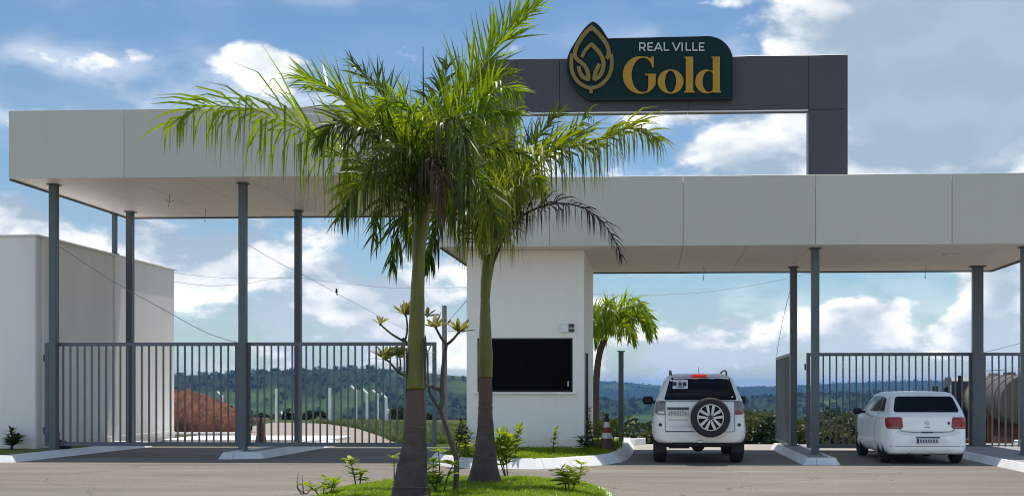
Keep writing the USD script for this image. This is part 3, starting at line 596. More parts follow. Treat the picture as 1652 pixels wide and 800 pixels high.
w = obj('window_frame', [box(wx0, wx1, yk0 + 0.03, yk0 + 0.08, wz1 - 0.035, wz1 - 0.001), box(wx0, wx1, yk0 + 0.03, yk0 + 0.08, wz0 + 0.001, wz0 + 0.035), box(wx0 + 0.001, wx0 + 0.035, yk0 + 0.031, yk0 + 0.079, wz0 + 0.036, wz1 - 0.036), box(wx1 - 0.035, wx1 - 0.001, yk0 + 0.031, yk0 + 0.079, wz0 + 0.036, wz1 - 0.036)], M['black'], t)
xm = (wx0 + wx1) / 2
obj('window_pane', box(wx0 + 0.036, xm + 0.02, yk0 + 0.05, yk0 + 0.056, wz0 + 0.036, wz1 - 0.036), M['dark_glass'], t)
obj('window_pane', box(xm - 0.02, wx1 - 0.036, yk0 + 0.062, yk0 + 0.068, wz0 + 0.036, wz1 - 0.036), M['dark_glass'], t)
obj('window_latch', box(wx1 - 0.12, wx1 - 0.085, yk0 + 0.03, yk0 + 0.061, wz0 + 0.12, wz0 + 0.24, 0.006), M['chrome'], t)
obj('window_sill', box(wx0 - 0.06, wx1 + 0.06, yk0 - 0.05, yk0 + 0.028, wz0 - 0.045, wz0 - 0.002, 0.005), M['concrete_post'], t)
obj('door', box(xk1 - 0.068, xk1 - 0.03, dx0 + 0.03, dx1 - 0.03, 0.2, 2.3, 0.004), M['gate_panel'], t)
obj('door_frame', [box(xk1 - 0.07, xk1 + 0.012, dx0 + 0.001, dx0 + 0.03, 0.2, 2.349), box(xk1 - 0.07, xk1 + 0.012, dx1 - 0.03, dx1 - 0.001, 0.2, 2.349)], M['trim'], t)
ix0, ix1, iz0, iz1 = XY(904, yk0), XY(917, yk0), Z(910, 536, yk0), Z(910, 522, yk0)
t = thing('intercom_box', 'small white wall box above the booth window corner', 'intercom', ((ix0 + ix1) / 2, yk0, iz0))
obj('cover', box(ix0, ix1, yk0 - 0.05, yk0 - 0.001, iz0, iz1, 0.008), M['white'], t)
for a, b in ((0.58, 0.98), (0.05, 0.4)):
    obj('button_panel', box(ix1 + 0.012, ix1 + 0.13, yk0 - 0.03, yk0 - 0.001, iz0 + (iz1 - iz0) * a, iz0 + (iz1 - iz0) * b, 0.004), M['trim'], t)

# ================================================================ sign frame and sign
yf, yfb = 24.75, 25.1
fx1, fx0 = XY(1368, yf), XY(768, yf); fz1, fz0 = Z(1368, 88.5, yf), Z(1305, 177, yf); lx0 = XY(1304, yf); lx1 = fx0 + (fx1 - lx0)
zroof = ZRT - 0.12
t = thing('sign_portal', 'dark grey panelled portal standing on the right canopy', 'portal', ((fx0 + fx1) / 2, yf, zroof))
xs = [fx0] + [XY(u, yf) for u in (834, 903, 1110, 1304)] + [fx1]
for i, (a, b) in enumerate(zip(xs[:-1], xs[1:])):
    obj('beam_panel', box(a + 0.004, b - 0.003, yf, yfb, fz0 + (0.004 if i in (0, 4) else 0), fz1, 0.006), M['dark_panel'], t)
obj('leg_panel', box(lx0 + 0.004, fx1 - 0.003, yf, yfb, zroof, fz0 - 0.003, 0.006), M['dark_panel'], t)
obj('leg_panel', box(fx0 + 0.004, lx1, yf, yfb, zroof, fz0 - 0.003, 0.006), M['dark_panel'], t)
obj('edge_trim', box(lx1 + 0.01, lx0 - 0.002, yf - 0.006, yf + 0.03, fz0 - 0.022, fz0 - 0.003), M['white'], t)

ys = yf - 0.16                                          # the front of the sign board
SX = lambda cx: XY(900 + cx / 5.5067, ys); SZ = lambda cx, cy: Z(900 + cx / 5.5067, 30 + cy / 5.5067, ys)
def sp(pts): return [(SX(a), SZ(a, b)) for a, b in pts]   # points read off the sign, 5.5 to a photograph pixel
def curve(pts, n=60, closed=False):
    from scipy.interpolate import CubicSpline
    p = np.array(pts, float)
    s = np.r_[0, np.cumsum(np.linalg.norm(np.diff(p, axis=0), axis=1))]
    return CubicSpline(s, p)(np.linspace(0, s[-1], n))
drop_l = curve([(310, 30), (265, 62), (200, 140), (140, 235), (95, 320), (78, 420), (95, 530), (150, 620), (225, 690), (285, 722)])
drop_r = curve([(310, 30), (350, 52), (400, 110), (445, 180)], 20)
corner = np.array([(1330 + 225 * math.sin(a), 385 - 225 * math.cos(a)) for a in np.linspace(0, np.pi / 2, 16)])
outline = list(map(tuple, drop_l[::-1])) + list(map(tuple, drop_r[1:])) + list(map(tuple, corner)) + [(1555, 700), (1548, 712)]
board = Polygon(sp(outline)).buffer(0)
sc = Polygon(sp([(0, 0), (100, 0), (100, 100), (0, 100)])).length / 400   # metres per sign unit
t = thing('sign_board', 'dark green sign board reading REAL VILLE Gold with leaf emblem', 'sign', (SX(800), ys, SZ(800, 712)))
obj('board', upright(board, ys, yf - 0.02), M['sign_green'], t)
obj('board_rim', upright(board.buffer(0.004).difference(board.buffer(-0.02)), ys - 0.006, ys + 0.03), M['black'], t)
for k in range(3):
    bx = SX(500 + 400 * k); obj('bracket', box(bx - 0.05, bx + 0.05, yf - 0.021, yf + 0.001, SZ(500, 600), SZ(500, 420)), M['black'], t)
def letter(name, poly, mat, dpt=0.045): return obj(name, upright(poly, ys - dpt, ys + 0.001), mat, t)
def stroke(pts, w, n=50, smooth_=True):
    q = curve(pts, n) if smooth_ else pts
    return LineString(sp(q)).buffer(w * sc, cap_style='flat', join_style='mitre')
# emblem: two interlaced leaf outlines
e = [stroke([(150, 330), (162, 270), (200, 195), (250, 130), (300, 85)], 17), stroke([(300, 85), (350, 130), (410, 200), (445, 265), (452, 310), (432, 362)], 17),
     stroke([(150, 318), (165, 360), (205, 395), (245, 435), (268, 490), (268, 558)], 17), stroke([(268, 545), (232, 530), (200, 490), (188, 430)], 17),
     stroke([(212, 352), (235, 305), (265, 265), (300, 236)], 14), stroke([(300, 236), (345, 280), (385, 335), (405, 390), (402, 450), (375, 510), (325, 548)], 17), stroke([(328, 552), (330, 500), (350, 450), (372, 410)], 17),
     stroke([(125, 320), (120, 400), (130, 480), (175, 560), (240, 608), (298, 622)], 15), stroke([(298, 622), (360, 605), (425, 555), (468, 480), (480, 400), (474, 322)], 15), stroke([(296, 612), (296, 668)], 15, smooth_=False)]
apex = Polygon(sp([(300, 62), (327, 102), (300, 122), (273, 102)])); apex2 = Polygon(sp([(300, 218), (322, 246), (300, 262), (278, 246)]))
em = unary_union([x.buffer(0.002) for x in e] + [apex, apex2])
for q in getattr(em, 'geoms', [em]): letter('emblem', q, M['gold_dull'])
# REAL VILLE, thin capitals, each letter a part
def strokes(*lines): return unary_union([LineString(sp(l)).buffer(5.6 * sc, cap_style='flat', join_style='bevel') for l in lines])
yt, yb_ = 222, 290
def arcp(cx, cy, rx, ry, a0, a1, n=14): return [(cx + rx * math.cos(math.radians(a)), cy + ry * math.sin(math.radians(a))) for a in np.linspace(a0, a1, n)]
caps = {
 'R': lambda x: strokes([(x, yb_ + 2), (x, yt), (x + 26, yt)] + arcp(x + 26, yt + 21, 22, 21, -90, 90) + [(x, yt + 42)], [(x + 26, yt + 42), (x + 49, yb_ + 2)]),
 'E': lambda x: strokes([(x + 44, yt), (x, yt), (x, yb_ - 4), (x + 46, yb_ - 4)], [(x, (yt + yb_) / 2), (x + 39, (yt + yb_) / 2)]),
 'A': lambda x: strokes([(x - 2, yb_ + 2), (x + 32, yt - 2), (x + 66, yb_ + 2)], [(x + 13, yb_ - 20), (x + 51, yb_ - 20)]),
 'L': lambda x: strokes([(x, yt - 5), (x, yb_ - 4), (x + 42, yb_ - 4)]),
 'V': lambda x: strokes([(x - 2, yt - 5), (x + 32, yb_), (x + 66, yt - 5)]),
 'I': lambda x: strokes([(x, yt - 5), (x, yb_ + 2)])}
for ch, x in (('R', 727), ('E', 801), ('A', 860), ('L', 946), ('V', 1020), ('I', 1104), ('L', 1140), ('L', 1200), ('E', 1258)): letter('letter', caps[ch](x), M['letter_white'], 0.025)
# Gold, high contrast serif letters
def ell(cx, cy, rx, ry, n=64): return Polygon(sp([(cx + rx * math.cos(a), cy + ry * math.sin(a)) for a in np.linspace(0, 2 * np.pi, n, endpoint=False)]))
R4 = lambda a, b, c, d: Polygon(sp([(a, b), (c, b), (c, d), (a, d)]))
Gl = ell(735, 507, 157, 165).difference(ell(757, 507, 102, 153))
Gl = Gl.difference(R4(770, 430, 960, 500)).difference(Polygon(sp([(800, 340), (960, 300), (960, 440), (835, 440)])))
Gl = unary_union([Gl.difference(R4(795, 400, 960, 700)), R4(775, 498, 872, 510), Polygon(sp([(803, 505), (869, 505), (869, 560), (866, 590), (850, 620), (820, 647), (790, 664), (803, 620)])), Polygon(sp([(836, 345), (851, 345), (851, 440), (840, 440), (826, 400), (800, 368), (775, 352), (790, 346), (822, 362)]))])
ol = ell(1001, 565, 114, 106).difference(ell(1001, 565, 50, 97))
ll = unary_union([R4(1137, 346, 1201, 660), R4(1124, 346, 1160, 357), R4(1124, 650, 1214, 662)])
dl = unary_union([ell(1322, 565, 102, 104).difference(ell(1340, 565, 56, 94)).difference(R4(1378, 440, 1470, 700)), R4(1376, 346, 1439, 662), R4(1366, 346, 1395, 357), R4(1400, 650, 1449, 662)])
for q in (Gl, ol, ll, dl):
    q = q.buffer(0.001)
    if q.geom_type != 'Polygon': q = max(q.geoms, key=lambda s: s.area)
    letter('letter', q, M['gold'])
# ================================================================ palms
def spine3(ctrl, d0, n=26): return spline([D(u, v, d0 + dd) for u, v, dd in ctrl], n)
def frond(tree, sp, rng, n=60, L=0.6, mat='leaf_palm', droop=0.5, spread=0.55, start=0.12, w=0.031, keep=1.0, rad=0.022, rmat='rachis', tip=0.45, name='frond', up=0.26):
    """One palm leaf: the midrib is the part, its leaflets a sub-part."""
    k = len(sp); fr = obj(name, tube(sp, np.linspace(rad, rad * 0.18, k), 6), M[rmat], tree, smooth=True)
    T = np.gradient(sp, axis=0); T /= np.linalg.norm(T, axis=1, keepdims=True)
    flat_dir = sp[-1] - sp[0]; flat_dir[2] = 0
    S0 = np.cross(flat_dir / (np.linalg.norm(flat_dir) + 1e-9), [0, 0, 1.0])
    V, Fc = [], []
    for t in np.linspace(start, 0.995, n):
        for side in (-1, 1):
            if rng.uniform() > keep: continue
            tt = min(max(t + rng.normal() * 0.006, 0), 0.999) * (k - 1); i = int(tt); fr_ = tt - i
            b = sp[i] * (1 - fr_) + sp[min(i + 1, k - 1)] * fr_; d = T[i]
            S = np.cross(d, [0, 0, 1.0]); S = S + S0 * 0.25; S /= np.linalg.norm(S) + 1e-9
            N = np.cross(S, d)
            a = math.radians(rng.uniform(38, 66) - 22 * t); ph = rng.normal() * spread + 0.1
            rise = rng.uniform() < up
            if rise: ph = rng.uniform(0.75, 1.45); a *= 0.95
            dr = d * math.cos(a) + (S * side * math.cos(ph) + N * math.sin(ph)) * math.sin(a)
            l = 1.16 * L * (tip + (1 - tip) * math.sin(math.pi * min(0.18 + t * 0.86, 1.0)) ** 0.8) * rng.uniform(0.78, 1.12)
            dp = droop * rng.uniform(0.7, 1.3) * (0.38 if rise else 1.0)
            gk = np.minimum(dp * np.array([0.25, 0.8, 1.15]), 0.97)[:, None]; st = dr * (1 - gk) + np.array([0, 0, -1.0]) * gk; st /= np.linalg.norm(st, axis=1, keepdims=True)
            c = np.vstack([b, b + np.cumsum(st * (np.array([0.28, 0.34, 0.38]) * l)[:, None], 0)])
            wv = np.cross(dr, N * math.cos(ph) - S * side * math.sin(ph) + rng.normal(size=3) * 0.55); wv /= np.linalg.norm(wv) + 1e-9
            ww = w * rng.uniform(0.7, 1.15) * np.array([0.45, 1.0, 0.75, 0.06]) / 2
            j = len(V)
            for q in range(4): V += [c[q] - wv * ww[q], c[q] + wv * ww[q]]
            for q in range(3): Fc += [(j + 2 * q, j + 2 * q + 1, j + 2 * q + 3), (j + 2 * q, j + 2 * q + 3, j + 2 * q + 2)]
    obj('leaflets', trimesh.Trimesh(np.array(V), Fc, process=False), M[mat], fr, smooth=True)
    return fr
def trunk(tree, rows, d0, rings=True, seed=0):
    """rows: (v, u left, u right) of the outline read in the photograph."""
    r = np.array(rows, float); c = np.array([D((a + b) / 2, v, d0) for v, a, b in r]); rad = (r[:, 2] - r[:, 1]) / 2 * d0 / F
    n = 46; s = np.linspace(0, 1, n); so = np.linspace(0, 1, len(r))
    from scipy.interpolate import PchipInterpolator as PC
    pc, pr = PC(so, c)(s), PC(so, rad)(s)
    g = np.random.default_rng(seed); m = tube(pc, pr, 22)
    a = m.vertices; nz = (meshkit.fbm(a * (3, 3, 5), 3, seed) - 0.5) * 0.028
    ctr = pc[np.clip(np.searchsorted(pc[:, 2], a[:, 2]), 0, n - 1)] if pc[-1, 2] > pc[0, 2] else pc[0]
    out = a - ctr; out[:, 2] = 0; out /= np.maximum(np.linalg.norm(out, axis=1, keepdims=True), 1e-6)
    m.vertices = a + out * nz[:, None]; return m, pc, pr
def scars(tree, pc, pr, n, rng, lo=0.08, hi=0.97):
    """Leaf scar rings: thin raised bands."""
    for t in np.sort(rng.uniform(lo, hi, n)):
        i = t * (len(pc) - 1); k = int(i); c = pc[k] + (pc[min(k + 1, len(pc) - 1)] - pc[k]) * (i - k); r = np.interp(i, range(len(pr)), pr)
        th = np.linspace(0, 2 * np.pi, 25); tl = rng.uniform(-0.02, 0.02, 2)
        p = np.c_[c[0] + r * 0.985 * np.cos(th), c[1] + r * 0.985 * np.sin(th), c[2] + tl[0] * np.cos(th) + tl[1] * np.sin(th)]
        obj('leaf_scar', tube(p, rng.uniform(0.004, 0.009), 5, cap=False), M['trunk_scar'], tree, smooth=True)

rng = np.random.default_rng(11)
d1 = 13.95; base = D(663, 808, d1)
pA = thing('royal_palm', 'nearer palm with swollen ringed trunk and left drooping crown', 'palm tree', base, group=None)
m, pc, pr = trunk(pA, [(822, 630, 696), (805, 631, 695), (792, 632.5, 693), (759, 639, 689), (718, 649, 688), (676, 653, 686), (640, 655, 684.5), (622, 655.5, 684)], d1, seed=1)
obj('trunk', m, M['trunk'], pA, smooth=True); scars(pA, pc, pr, 16, rng)
m, pc, pr = trunk(pA, [(628, 654.5, 684.5), (600, 655, 684.5), (553, 657.5, 685), (510, 660.5, 685), (470, 663, 684.5), (430, 665, 685), (390, 665, 688), (350, 670, 694), (310, 678, 699), (285, 684, 700)], d1, seed=2)
obj('crownshaft', m, M['crownshaft'], pA, smooth=True)
for (u0, v0, u1, v1, w) in ((656, 560, 655, 640, 0.03), (683, 545, 686, 632, 0.035), (686, 540, 685, 600, 0.02)):   # loose dark husk edges
    a, b = D(u0, v0, d1 - 0.06), D(u1, v1, d1 - 0.05); obj('husk_strip', tube(spline([a, (a + b) / 2 + (0.012, -0.02, 0), b], 8), [0.004, 0.012, 0.016, 0.018, 0.016, 0.014, 0.01, 0.004], 6), M['bark_dark'], pA, smooth=True)
A = [  # control points (u, v, depth offset), leaflet count, length, material, droop, other
 ([(690, 335, 0), (645, 300, -.15), (590, 277, -.25), (544, 246, -.35), (481, 205, -.45), (407, 177, -.55), (345, 171, -.6), (280, 196, -.7)], 82, 0.92, 'leaf_bright', 1.05, {'up': 0.2}),
 ([(690, 330, 0), (655, 272, .1), (628, 236, .2), (586, 184, .3), (540, 148, .4), (486, 125, .5)], 60, 0.7, 'leaf_bright', 0.22, {}),
 ([(692, 320, 0), (672, 250, .3), (640, 190, .6), (605, 140, .9), (570, 105, 1.1)], 52, 0.6, 'leaf_palm', 0.3, {}),
 ([(696, 320, 0), (712, 250, .1), (740, 175, .2), (766, 130, .3), (800, 79, .4), (832, 40, .5), (868, 8, .6)], 84, 0.68, 'leaf_bright', 0.15, {}),
 ([(694, 320, 0), (705, 245, -.35), (716, 205, -.7), (730, 190, -1.0), (745, 215, -1.35), (752, 275, -1.55), (752, 330, -1.6)], 58, 0.55, 'leaf_palm', 0.9, {}),
 ([(690, 335, 0), (655, 290, -.4), (612, 277, -.8), (575, 300, -1.05), (550, 350, -1.2)], 50, 0.6, 'leaf_palm', 1.0, {}),
 ([(690, 340, 0), (660, 310, -.4), (632, 312, -.7), (612, 345, -.9), (605, 385, -1.0)], 30, 0.5, 'leaf_palm', 1.0, {}),
 ([(692, 335, 0), (722, 290, -.3), (756, 285, -.5), (785, 315, -.7), (800, 370, -.8)], 44, 0.55, 'leaf_palm', 0.95, {}),
 ([(690, 330, 0), (645, 272, .5), (592, 270, .9), (552, 305, 1.2)], 46, 0.55, 'leaf_palm', 0.9, {}),
 ([(695, 325, 0), (738, 262, .4), (788, 235, .8), (845, 255, 1.1)], 50, 0.55, 'leaf_palm', 0.7, {}),
 ([(688, 340, 0), (664, 330, -.25), (645, 362, -.35), (636, 425, -.35)], 36, 0.5, 'leaf_palm', 1.0, {}),
 ([(690, 330, 0), (660, 260, -.2), (612, 215, -.45), (560, 198, -.7), (515, 225, -.9)], 54, 0.58, 'leaf_palm', 0.75, {}),
 ([(694, 322, 0), (700, 230, .3), (708, 160, .5), (724, 105, .7)], 44, 0.5, 'leaf_palm', 0.3, {}),
 ([(690, 330, 0), (676, 270, -.35), (650, 235, -.7), (618, 240, -1.05), (596, 285, -1.2)], 48, 0.5, 'leaf_palm', 0.95, {}),
 ([(695, 330, 0), (742, 230, -.1), (790, 185, -.2), (832, 185, -.3)], 60, 0.5, 'leaf_bright', 0.7, {}),
 ([(696, 320, 0), (728, 240, -.1), (765, 178, -.15), (805, 142, -.2), (838, 150, -.25)], 60, 0.5, 'leaf_bright', 0.8, {}),
 ([(696, 320, 0), (720, 220, .2), (752, 150, .3), (786, 118, .35), (822, 122, .4)], 56, 0.5, 'leaf_yellow', 0.7, {}),
 ([(690, 330, 0), (668, 262, -.1), (648, 222, -.15), (612, 190, -.2), (578, 190, -.3)], 56, 0.55, 'leaf_bright', 0.5, {}),
 ([(690, 330, 0), (676, 240, -.2), (668, 190, -.35), (645, 165, -.5), (615, 172, -.6)], 50, 0.5, 'leaf_bright', 0.5, {}),
 ([(692, 335, 0), (706, 270, -.2), (722, 245, -.4), (733, 262, -.55), (738, 330, -.6)], 34, 0.5, 'leaf_dry', 1.1, {'rmat': 'rachis_dead', 'name': 'dry_frond'}),
 ([(690, 335, 0), (690, 280, -.3), (696, 255, -.55), (706, 280, -.72), (712, 345, -.75)], 34, 0.5, 'leaf_dry', 1.1, {'rmat': 'rachis_dead', 'name': 'dry_frond'}),
]
for c, n, L, mt, dr_, o in A: frond(pA, spine3(c, d1), rng, int(n * (1.2 if dr_ >= 0.95 else 1.6)), L, mt, dr_, **o)
obj('spear_leaf', tube(spline([D(690, 320, d1), D(684, 200, d1), D(682.5, 76, d1)], 14), np.linspace(0.022, 0.004, 14), 6), M['leaf_palm'], pA, smooth=True)

d2 = 16.2; base = D(782, 781, d2)
pB = thing('royal_palm', 'palm further back with a dead brown frond arching right', 'palm tree', base)
m, pc, pr = trunk(pB, [(795, 750, 813), (781, 752, 811), (765, 757, 806), (747, 762, 802), (716, 767, 799), (674, 771, 795), (640, 772, 794.5), (604, 772.5, 794)], d2, seed=3)
obj('trunk', m, M['trunk'], pB, smooth=True); scars(pB, pc, pr, 13, rng)
m, pc, pr = trunk(pB, [(608, 772, 794.5), (590, 772, 794.5), (537, 773, 793), (510, 774.5, 791.5), (485, 775, 790.5), (455, 775.5, 793), (430, 778, 797), (410, 782, 798)], d2, seed=4)
obj('crownshaft', m, M['crownshaft'], pB, smooth=True)
B = [
 ([(790, 440, 0), (797, 385, -.1), (812, 310, -.2), (840, 262, -.3), (900, 241, -.45), (960, 229, -.6), (1022, 206, -.75), (1046, 213, -.8), (1060, 226, -.8)], 96, 0.86, 'leaf_yellow', 1.0, {'start': 0.2, 'up': 0.2}),
 ([(790, 442, 0), (806, 400, -.1), (830, 358, -.2), (862, 338, -.5), (900, 328, -.7), (940, 335, -.85), (975, 362, -.95), (1000, 410, -1.0)], 64, 0.42, 'leaf_dead', 1.15, {'rmat': 'rachis_dead', 'start': 0.22, 'keep': 0.75, 'w': 0.02, 'name': 'dead_frond', 'label': None}),
 ([(786, 440, 0), (768, 380, -.1), (745, 325, -.25), (715, 305, -.45), (682, 335, -.6), (662, 390, -.7)], 58, 0.66, 'leaf_yellow', 1.0, {'start': 0.22}),
 ([(788, 440, 0), (782, 350, .2), (775, 270, .5), (765, 200, .8), (748, 150, 1.0)], 54, 0.6, 'leaf_palm', 0.4, {'start': 0.22}),
 ([(788, 440, 0), (797, 370, -.3), (803, 320, -.6), (800, 300, -.95), (786, 330, -1.3), (778, 390, -1.45)], 54, 0.62, 'leaf_yellow', 1.0, {'start': 0.2}),
 ([(790, 440, 0), (804, 375, -.2), (822, 315, -.4), (850, 285, -.65), (874, 300, -.85)], 52, 0.6, 'leaf_yellow', 1.0, {'start': 0.25}),
 ([(790, 440, 0), (810, 350, .2), (838, 270, .4), (868, 220, .6), (905, 182, .7)], 54, 0.55, 'leaf_palm', 0.25, {'start': 0.25}),
 ([(785, 440, 0), (768, 385, -.25), (745, 345, -.5), (718, 345, -.75), (700, 385, -.9), (694, 430, -.95)], 50, 0.6, 'leaf_palm', 1.0, {'start': 0.22}),
 ([(786, 440, 0), (776, 370, -.1), (764, 310, -.2), (748, 275, -.35), (735, 290, -.6), (728, 350, -.75)], 50, 0.62, 'leaf_bright', 1.0, {'start': 0.25}),
 ([(790, 440, 0), (808, 380, .3), (832, 320, .6), (858, 300, .9), (876, 315, 1.1)], 46, 0.6, 'leaf_palm', 0.9, {'start': 0.25}),
 ([(789, 440, 0), (800, 340, .3), (815, 250, .5), (830, 175, .7)], 46, 0.5, 'leaf_yellow', 0.4, {'start': 0.3}),
 ([(790, 440, 0), (818, 340, 0), (858, 275, -.1), (910, 228, -.15), (945, 190, -.2)], 52, 0.55, 'leaf_palm', 0.55, {'start': 0.25}),
]
for c, n, L, mt, dr_, o in B:
    o = {k: v for k, v in o.items() if k != 'label'}; frond(pB, spine3(c, d2), rng, int(n * 1.55), L, mt, dr_, **o)

# the bushy palm behind the gatehouse
d3 = 36.0; b3 = D(962, 700, d3); gz3 = float(terrain(b3[0], b3[1]))
pC = thing('feather_palm', 'short bushy palm behind the guard booth', 'palm tree', (b3[0], b3[1], gz3))
obj('trunk', tube(spline([(b3[0], b3[1], gz3 - 0.1), D(961, 640, d3), D(966, 575, d3), D(975, 548, d3)], 14), np.linspace(0.13, 0.10, 14), 12), M['trunk'], pC, smooth=True)
top = D(972, 536, d3); rg = np.random.default_rng(5)
for k in range(30):
    az = k * 2.399 + rg.uniform(-.2, .2); up_ = rg.uniform(0.2, 0.9) if k > 12 else rg.uniform(0.9, 1.5); ln = rg.uniform(1.35, 1.8)
    dx, dy = math.cos(az), math.sin(az)
    c = [top, top + (dx * ln * .28, dy * ln * .28, ln * .36 * up_), top + (dx * ln * .62, dy * ln * .62, ln * .52 * up_ - .05), top + (dx * ln * .9, dy * ln * .9, ln * .42 * up_ - .24), top + (dx * ln, dy * ln, ln * .25 * up_ - .5)]
    frond(pC, spline(c, 16), rg, 46, 0.5, 'leaf_croton' if k % 2 == 0 else 'leaf_bright', 0.7, w=0.06, rad=0.018)

# ================================================================ frangipani
def blade(base, d, L, w, rng, bend=0.25, fold=0.0):
    """A lance-shaped leaf from base along d."""
    d = d / np.linalg.norm(d); s = np.cross(d, [0, 0, 1.0]); s /= np.linalg.norm(s) + 1e-9; s = s + rng.normal(size=3) * 0.2
    ss = np.array([0, .25, .55, .8, 1.0]); ww = w / 2 * np.array([.2, .8, 1.0, .65, .04]); c = base + np.outer(ss, d) * L; c[:, 2] -= bend * L * ss ** 2
    V = np.empty((10, 3)); V[0::2] = c - np.outer(ww, s); V[1::2] = c + np.outer(ww, s)
    f = []
    for q in range(4): f += [(2 * q, 2 * q + 1, 2 * q + 3), (2 * q, 2 * q + 3, 2 * q + 2)]
    return trimesh.Trimesh(V, f, process=False)
df = 14.75; fb = D(733, 800, df)
fr = thing('frangipani', 'bare branched frangipani with leaf tufts beside the nearer palm', 'small tree', fb)
def branch(pts, r0, r1, name='branch'):
    obj(name, tube(spline([D(u, v, df + o) for u, v, o in pts], 12), np.linspace(r0, r1, 12), 8), M['bark'], fr, smooth=True)
branch([(734, 806, 0), (736, 770, 0), (737, 745, 0), (728, 715, 0), (718, 682, 0), (709, 660, 0)], 0.040, 0.028, 'trunk')
branch([(709, 660, 0), (714, 645, 0), (712, 630, 0), (701, 625, 0), (688, 622, .1), (672, 622, .2), (655, 606, .3), (644, 602, .3)], 0.036, 0.018)
branch([(709, 660, 0), (699, 645, 0), (692, 630, 0.05), (690, 600, .1), (690, 570, .1)], 0.02, 0.012)
branch([(713, 638, 0), (714, 600, 0), (717, 575, 0), (720, 556, 0)], 0.03, 0.022)
branch([(720, 556, 0), (712, 545, 0), (702, 526, 0)], 0.02, 0.014); branch([(720, 556, 0), (730, 548, 0), (741, 534, 0)], 0.02, 0.014)
branch([(644, 602, .3), (632, 588, .3), (622, 578, .3)], 0.016, 0.011); branch([(644, 602, .3), (646, 588, .3), (645, 575, .3)], 0.014, 0.01)
branch([(672, 622, .2), (668, 580, .3), (656, 552, .35), (650, 545, .35)], 0.02, 0.016); branch([(656, 552, .35), (634, 540, .35), (613, 522, .35)], 0.017, 0.011); branch([(653, 550, .35), (657, 530, .35), (654, 505, .35)], 0.015, 0.011)
rg = np.random.default_rng(8)
for (u, v, o, n, L) in ((702, 528, 0, 20, .20), (741, 536, 0, 20, .21), (622, 580, .3, 20, .22), (645, 577, .3, 20, .20), (613, 523, .35, 9, .14), (654, 508, .35, 20, .20), (690, 570, .1, 5, .15), (689, 510, .3, 5, .15)):
    c = D(u, v, df + o)
    for k in range(n):
        a = k * 2.4 + rg.uniform(-.3, .3); e = rg.uniform(0.3, 1.35)
        obj('leaf', blade(c, np.array([math.cos(a), math.sin(a), math.tan(e) * 0.7]), L * 1.3 * rg.uniform(.75, 1.15), L * 0.30, rg, 0.15), M['leaf_frangi'], fr, smooth=True)
    obj('tip_bud', tube([c - (0, 0, .02), c + (0, 0, .02)], [0.012, 0.007], 6), M['bark'], fr)

# ================================================================ small plants
def plant(label, base, h, tiers, n, L, mat, seed, name='garden_plant', cat='plant', stems=1, spread=0.12, group=None, elev=(0.15, 0.9), wr=0.24, stem_mat='bark'):
    rg = np.random.default_rng(seed); t = thing(name, label, cat, base, group=group)
    for s in range(stems):
        a = rg.uniform(0, 6.28); off = np.array([math.cos(a), math.sin(a), 0]) * (spread * rg.uniform(.4, 1) if stems > 1 else 0); hh = h * (1 if s == 0 else rg.uniform(.5, .95))
        tip = base + off * 1.5 + (rg.uniform(-.05, .05), rg.uniform(-.05, .05), hh)
        obj('stem', tube(spline([base + off * .4 - (0, 0, .03), base + off + (0, 0, hh * .5), tip], 7), np.linspace(0.012, 0.006, 7), 6), M[stem_mat], t, smooth=True)
        lv = []
        for k in range(tiers):
            q = (k + 1) / tiers; c = base + off * (0.4 + 1.1 * q) + (0, 0, hh * (0.25 + 0.75 * q)) + (tip - base - off * 1.5) * (1, 1, 0) * q
            for j in range(n + 2):
                a = j * 6.283 / (n + 2) + k * .7 + rg.uniform(-.3, .3); e = rg.uniform(*elev) * (0.6 + 0.5 * q)
                lv.append(blade(c, np.array([math.cos(a), math.sin(a), math.tan(min(e, 1.35)) * .8]), 1.3 * L * rg.uniform(.7, 1.15) * (1.1 - .25 * q), 1.3 * L * wr, rg, 0.25))
        obj('leaves', lv, M[mat], t, smooth=True)
    return t
def on(u, v, zf, z0=0.13):
    p = G(u, v, z0); z = float(zf(p[0], p[1])); return np.array([p[0], p[1], z if z == z else z0])
px = lambda n, d: n * d / F
plant('yellow green croton with two leaf tiers left of the nearer palm', on(577, 782, zF), px(45, 15.6), 4, 7, .16, 'leaf_croton', 1, stems=2, spread=.06)
plant('low yellowish croton at the left end of the palm bed', on(520, 796, zF), px(26, 15), 2, 7, .16, 'leaf_croton', 2, stems=4, spread=.2)
plant('leggy croton with a single leaf rosette right of the frangipani', on(709, 778, zF), px(50, 15.8), 2, 8, .17, 'leaf_croton', 3, elev=(.2, .9))
plant('bright low croton at the foot of the frangipani', on(712, 800, zF), px(46, 14.6), 2, 8, .2, 'leaf_croton', 4, stems=3, spread=.12)
plant('small croton half hidden right of the nearer palm trunk', on(697, 784, zF), px(38, 15.3), 3, 7, .15, 'leaf_croton', 5, stems=2, spread=.1)
plant('croton showing just left behind the nearer palm trunk', on(636, 770, zF), px(34, 16.5), 2, 6, .16, 'leaf_croton', 6)
plant('tall leafy yellow plant right behind the far palm trunk', on(822, 770, zF), px(72, 17), 6, 6, .20, 'leaf_croton', 7, stems=3, spread=.16, elev=(.5, 1.2))
plant('bright yellow plant at the right end of the palm bed', on(918, 796, zF), px(34, 14.8), 3, 7, .19, 'leaf_croton', 8, stems=3, spread=.16)
plant('thin green shoots at the back right of the palm bed', on(931, 780, zF), px(34, 15.8), 3, 6, .15, 'leaf_croton', 9, stems=2, spread=.1)
rgt = np.random.default_rng(3); b0 = G(491, 797)
t = thing('dry_twig', 'leafless reddish twig growing at the left kerb of the bed', 'twig', b0)
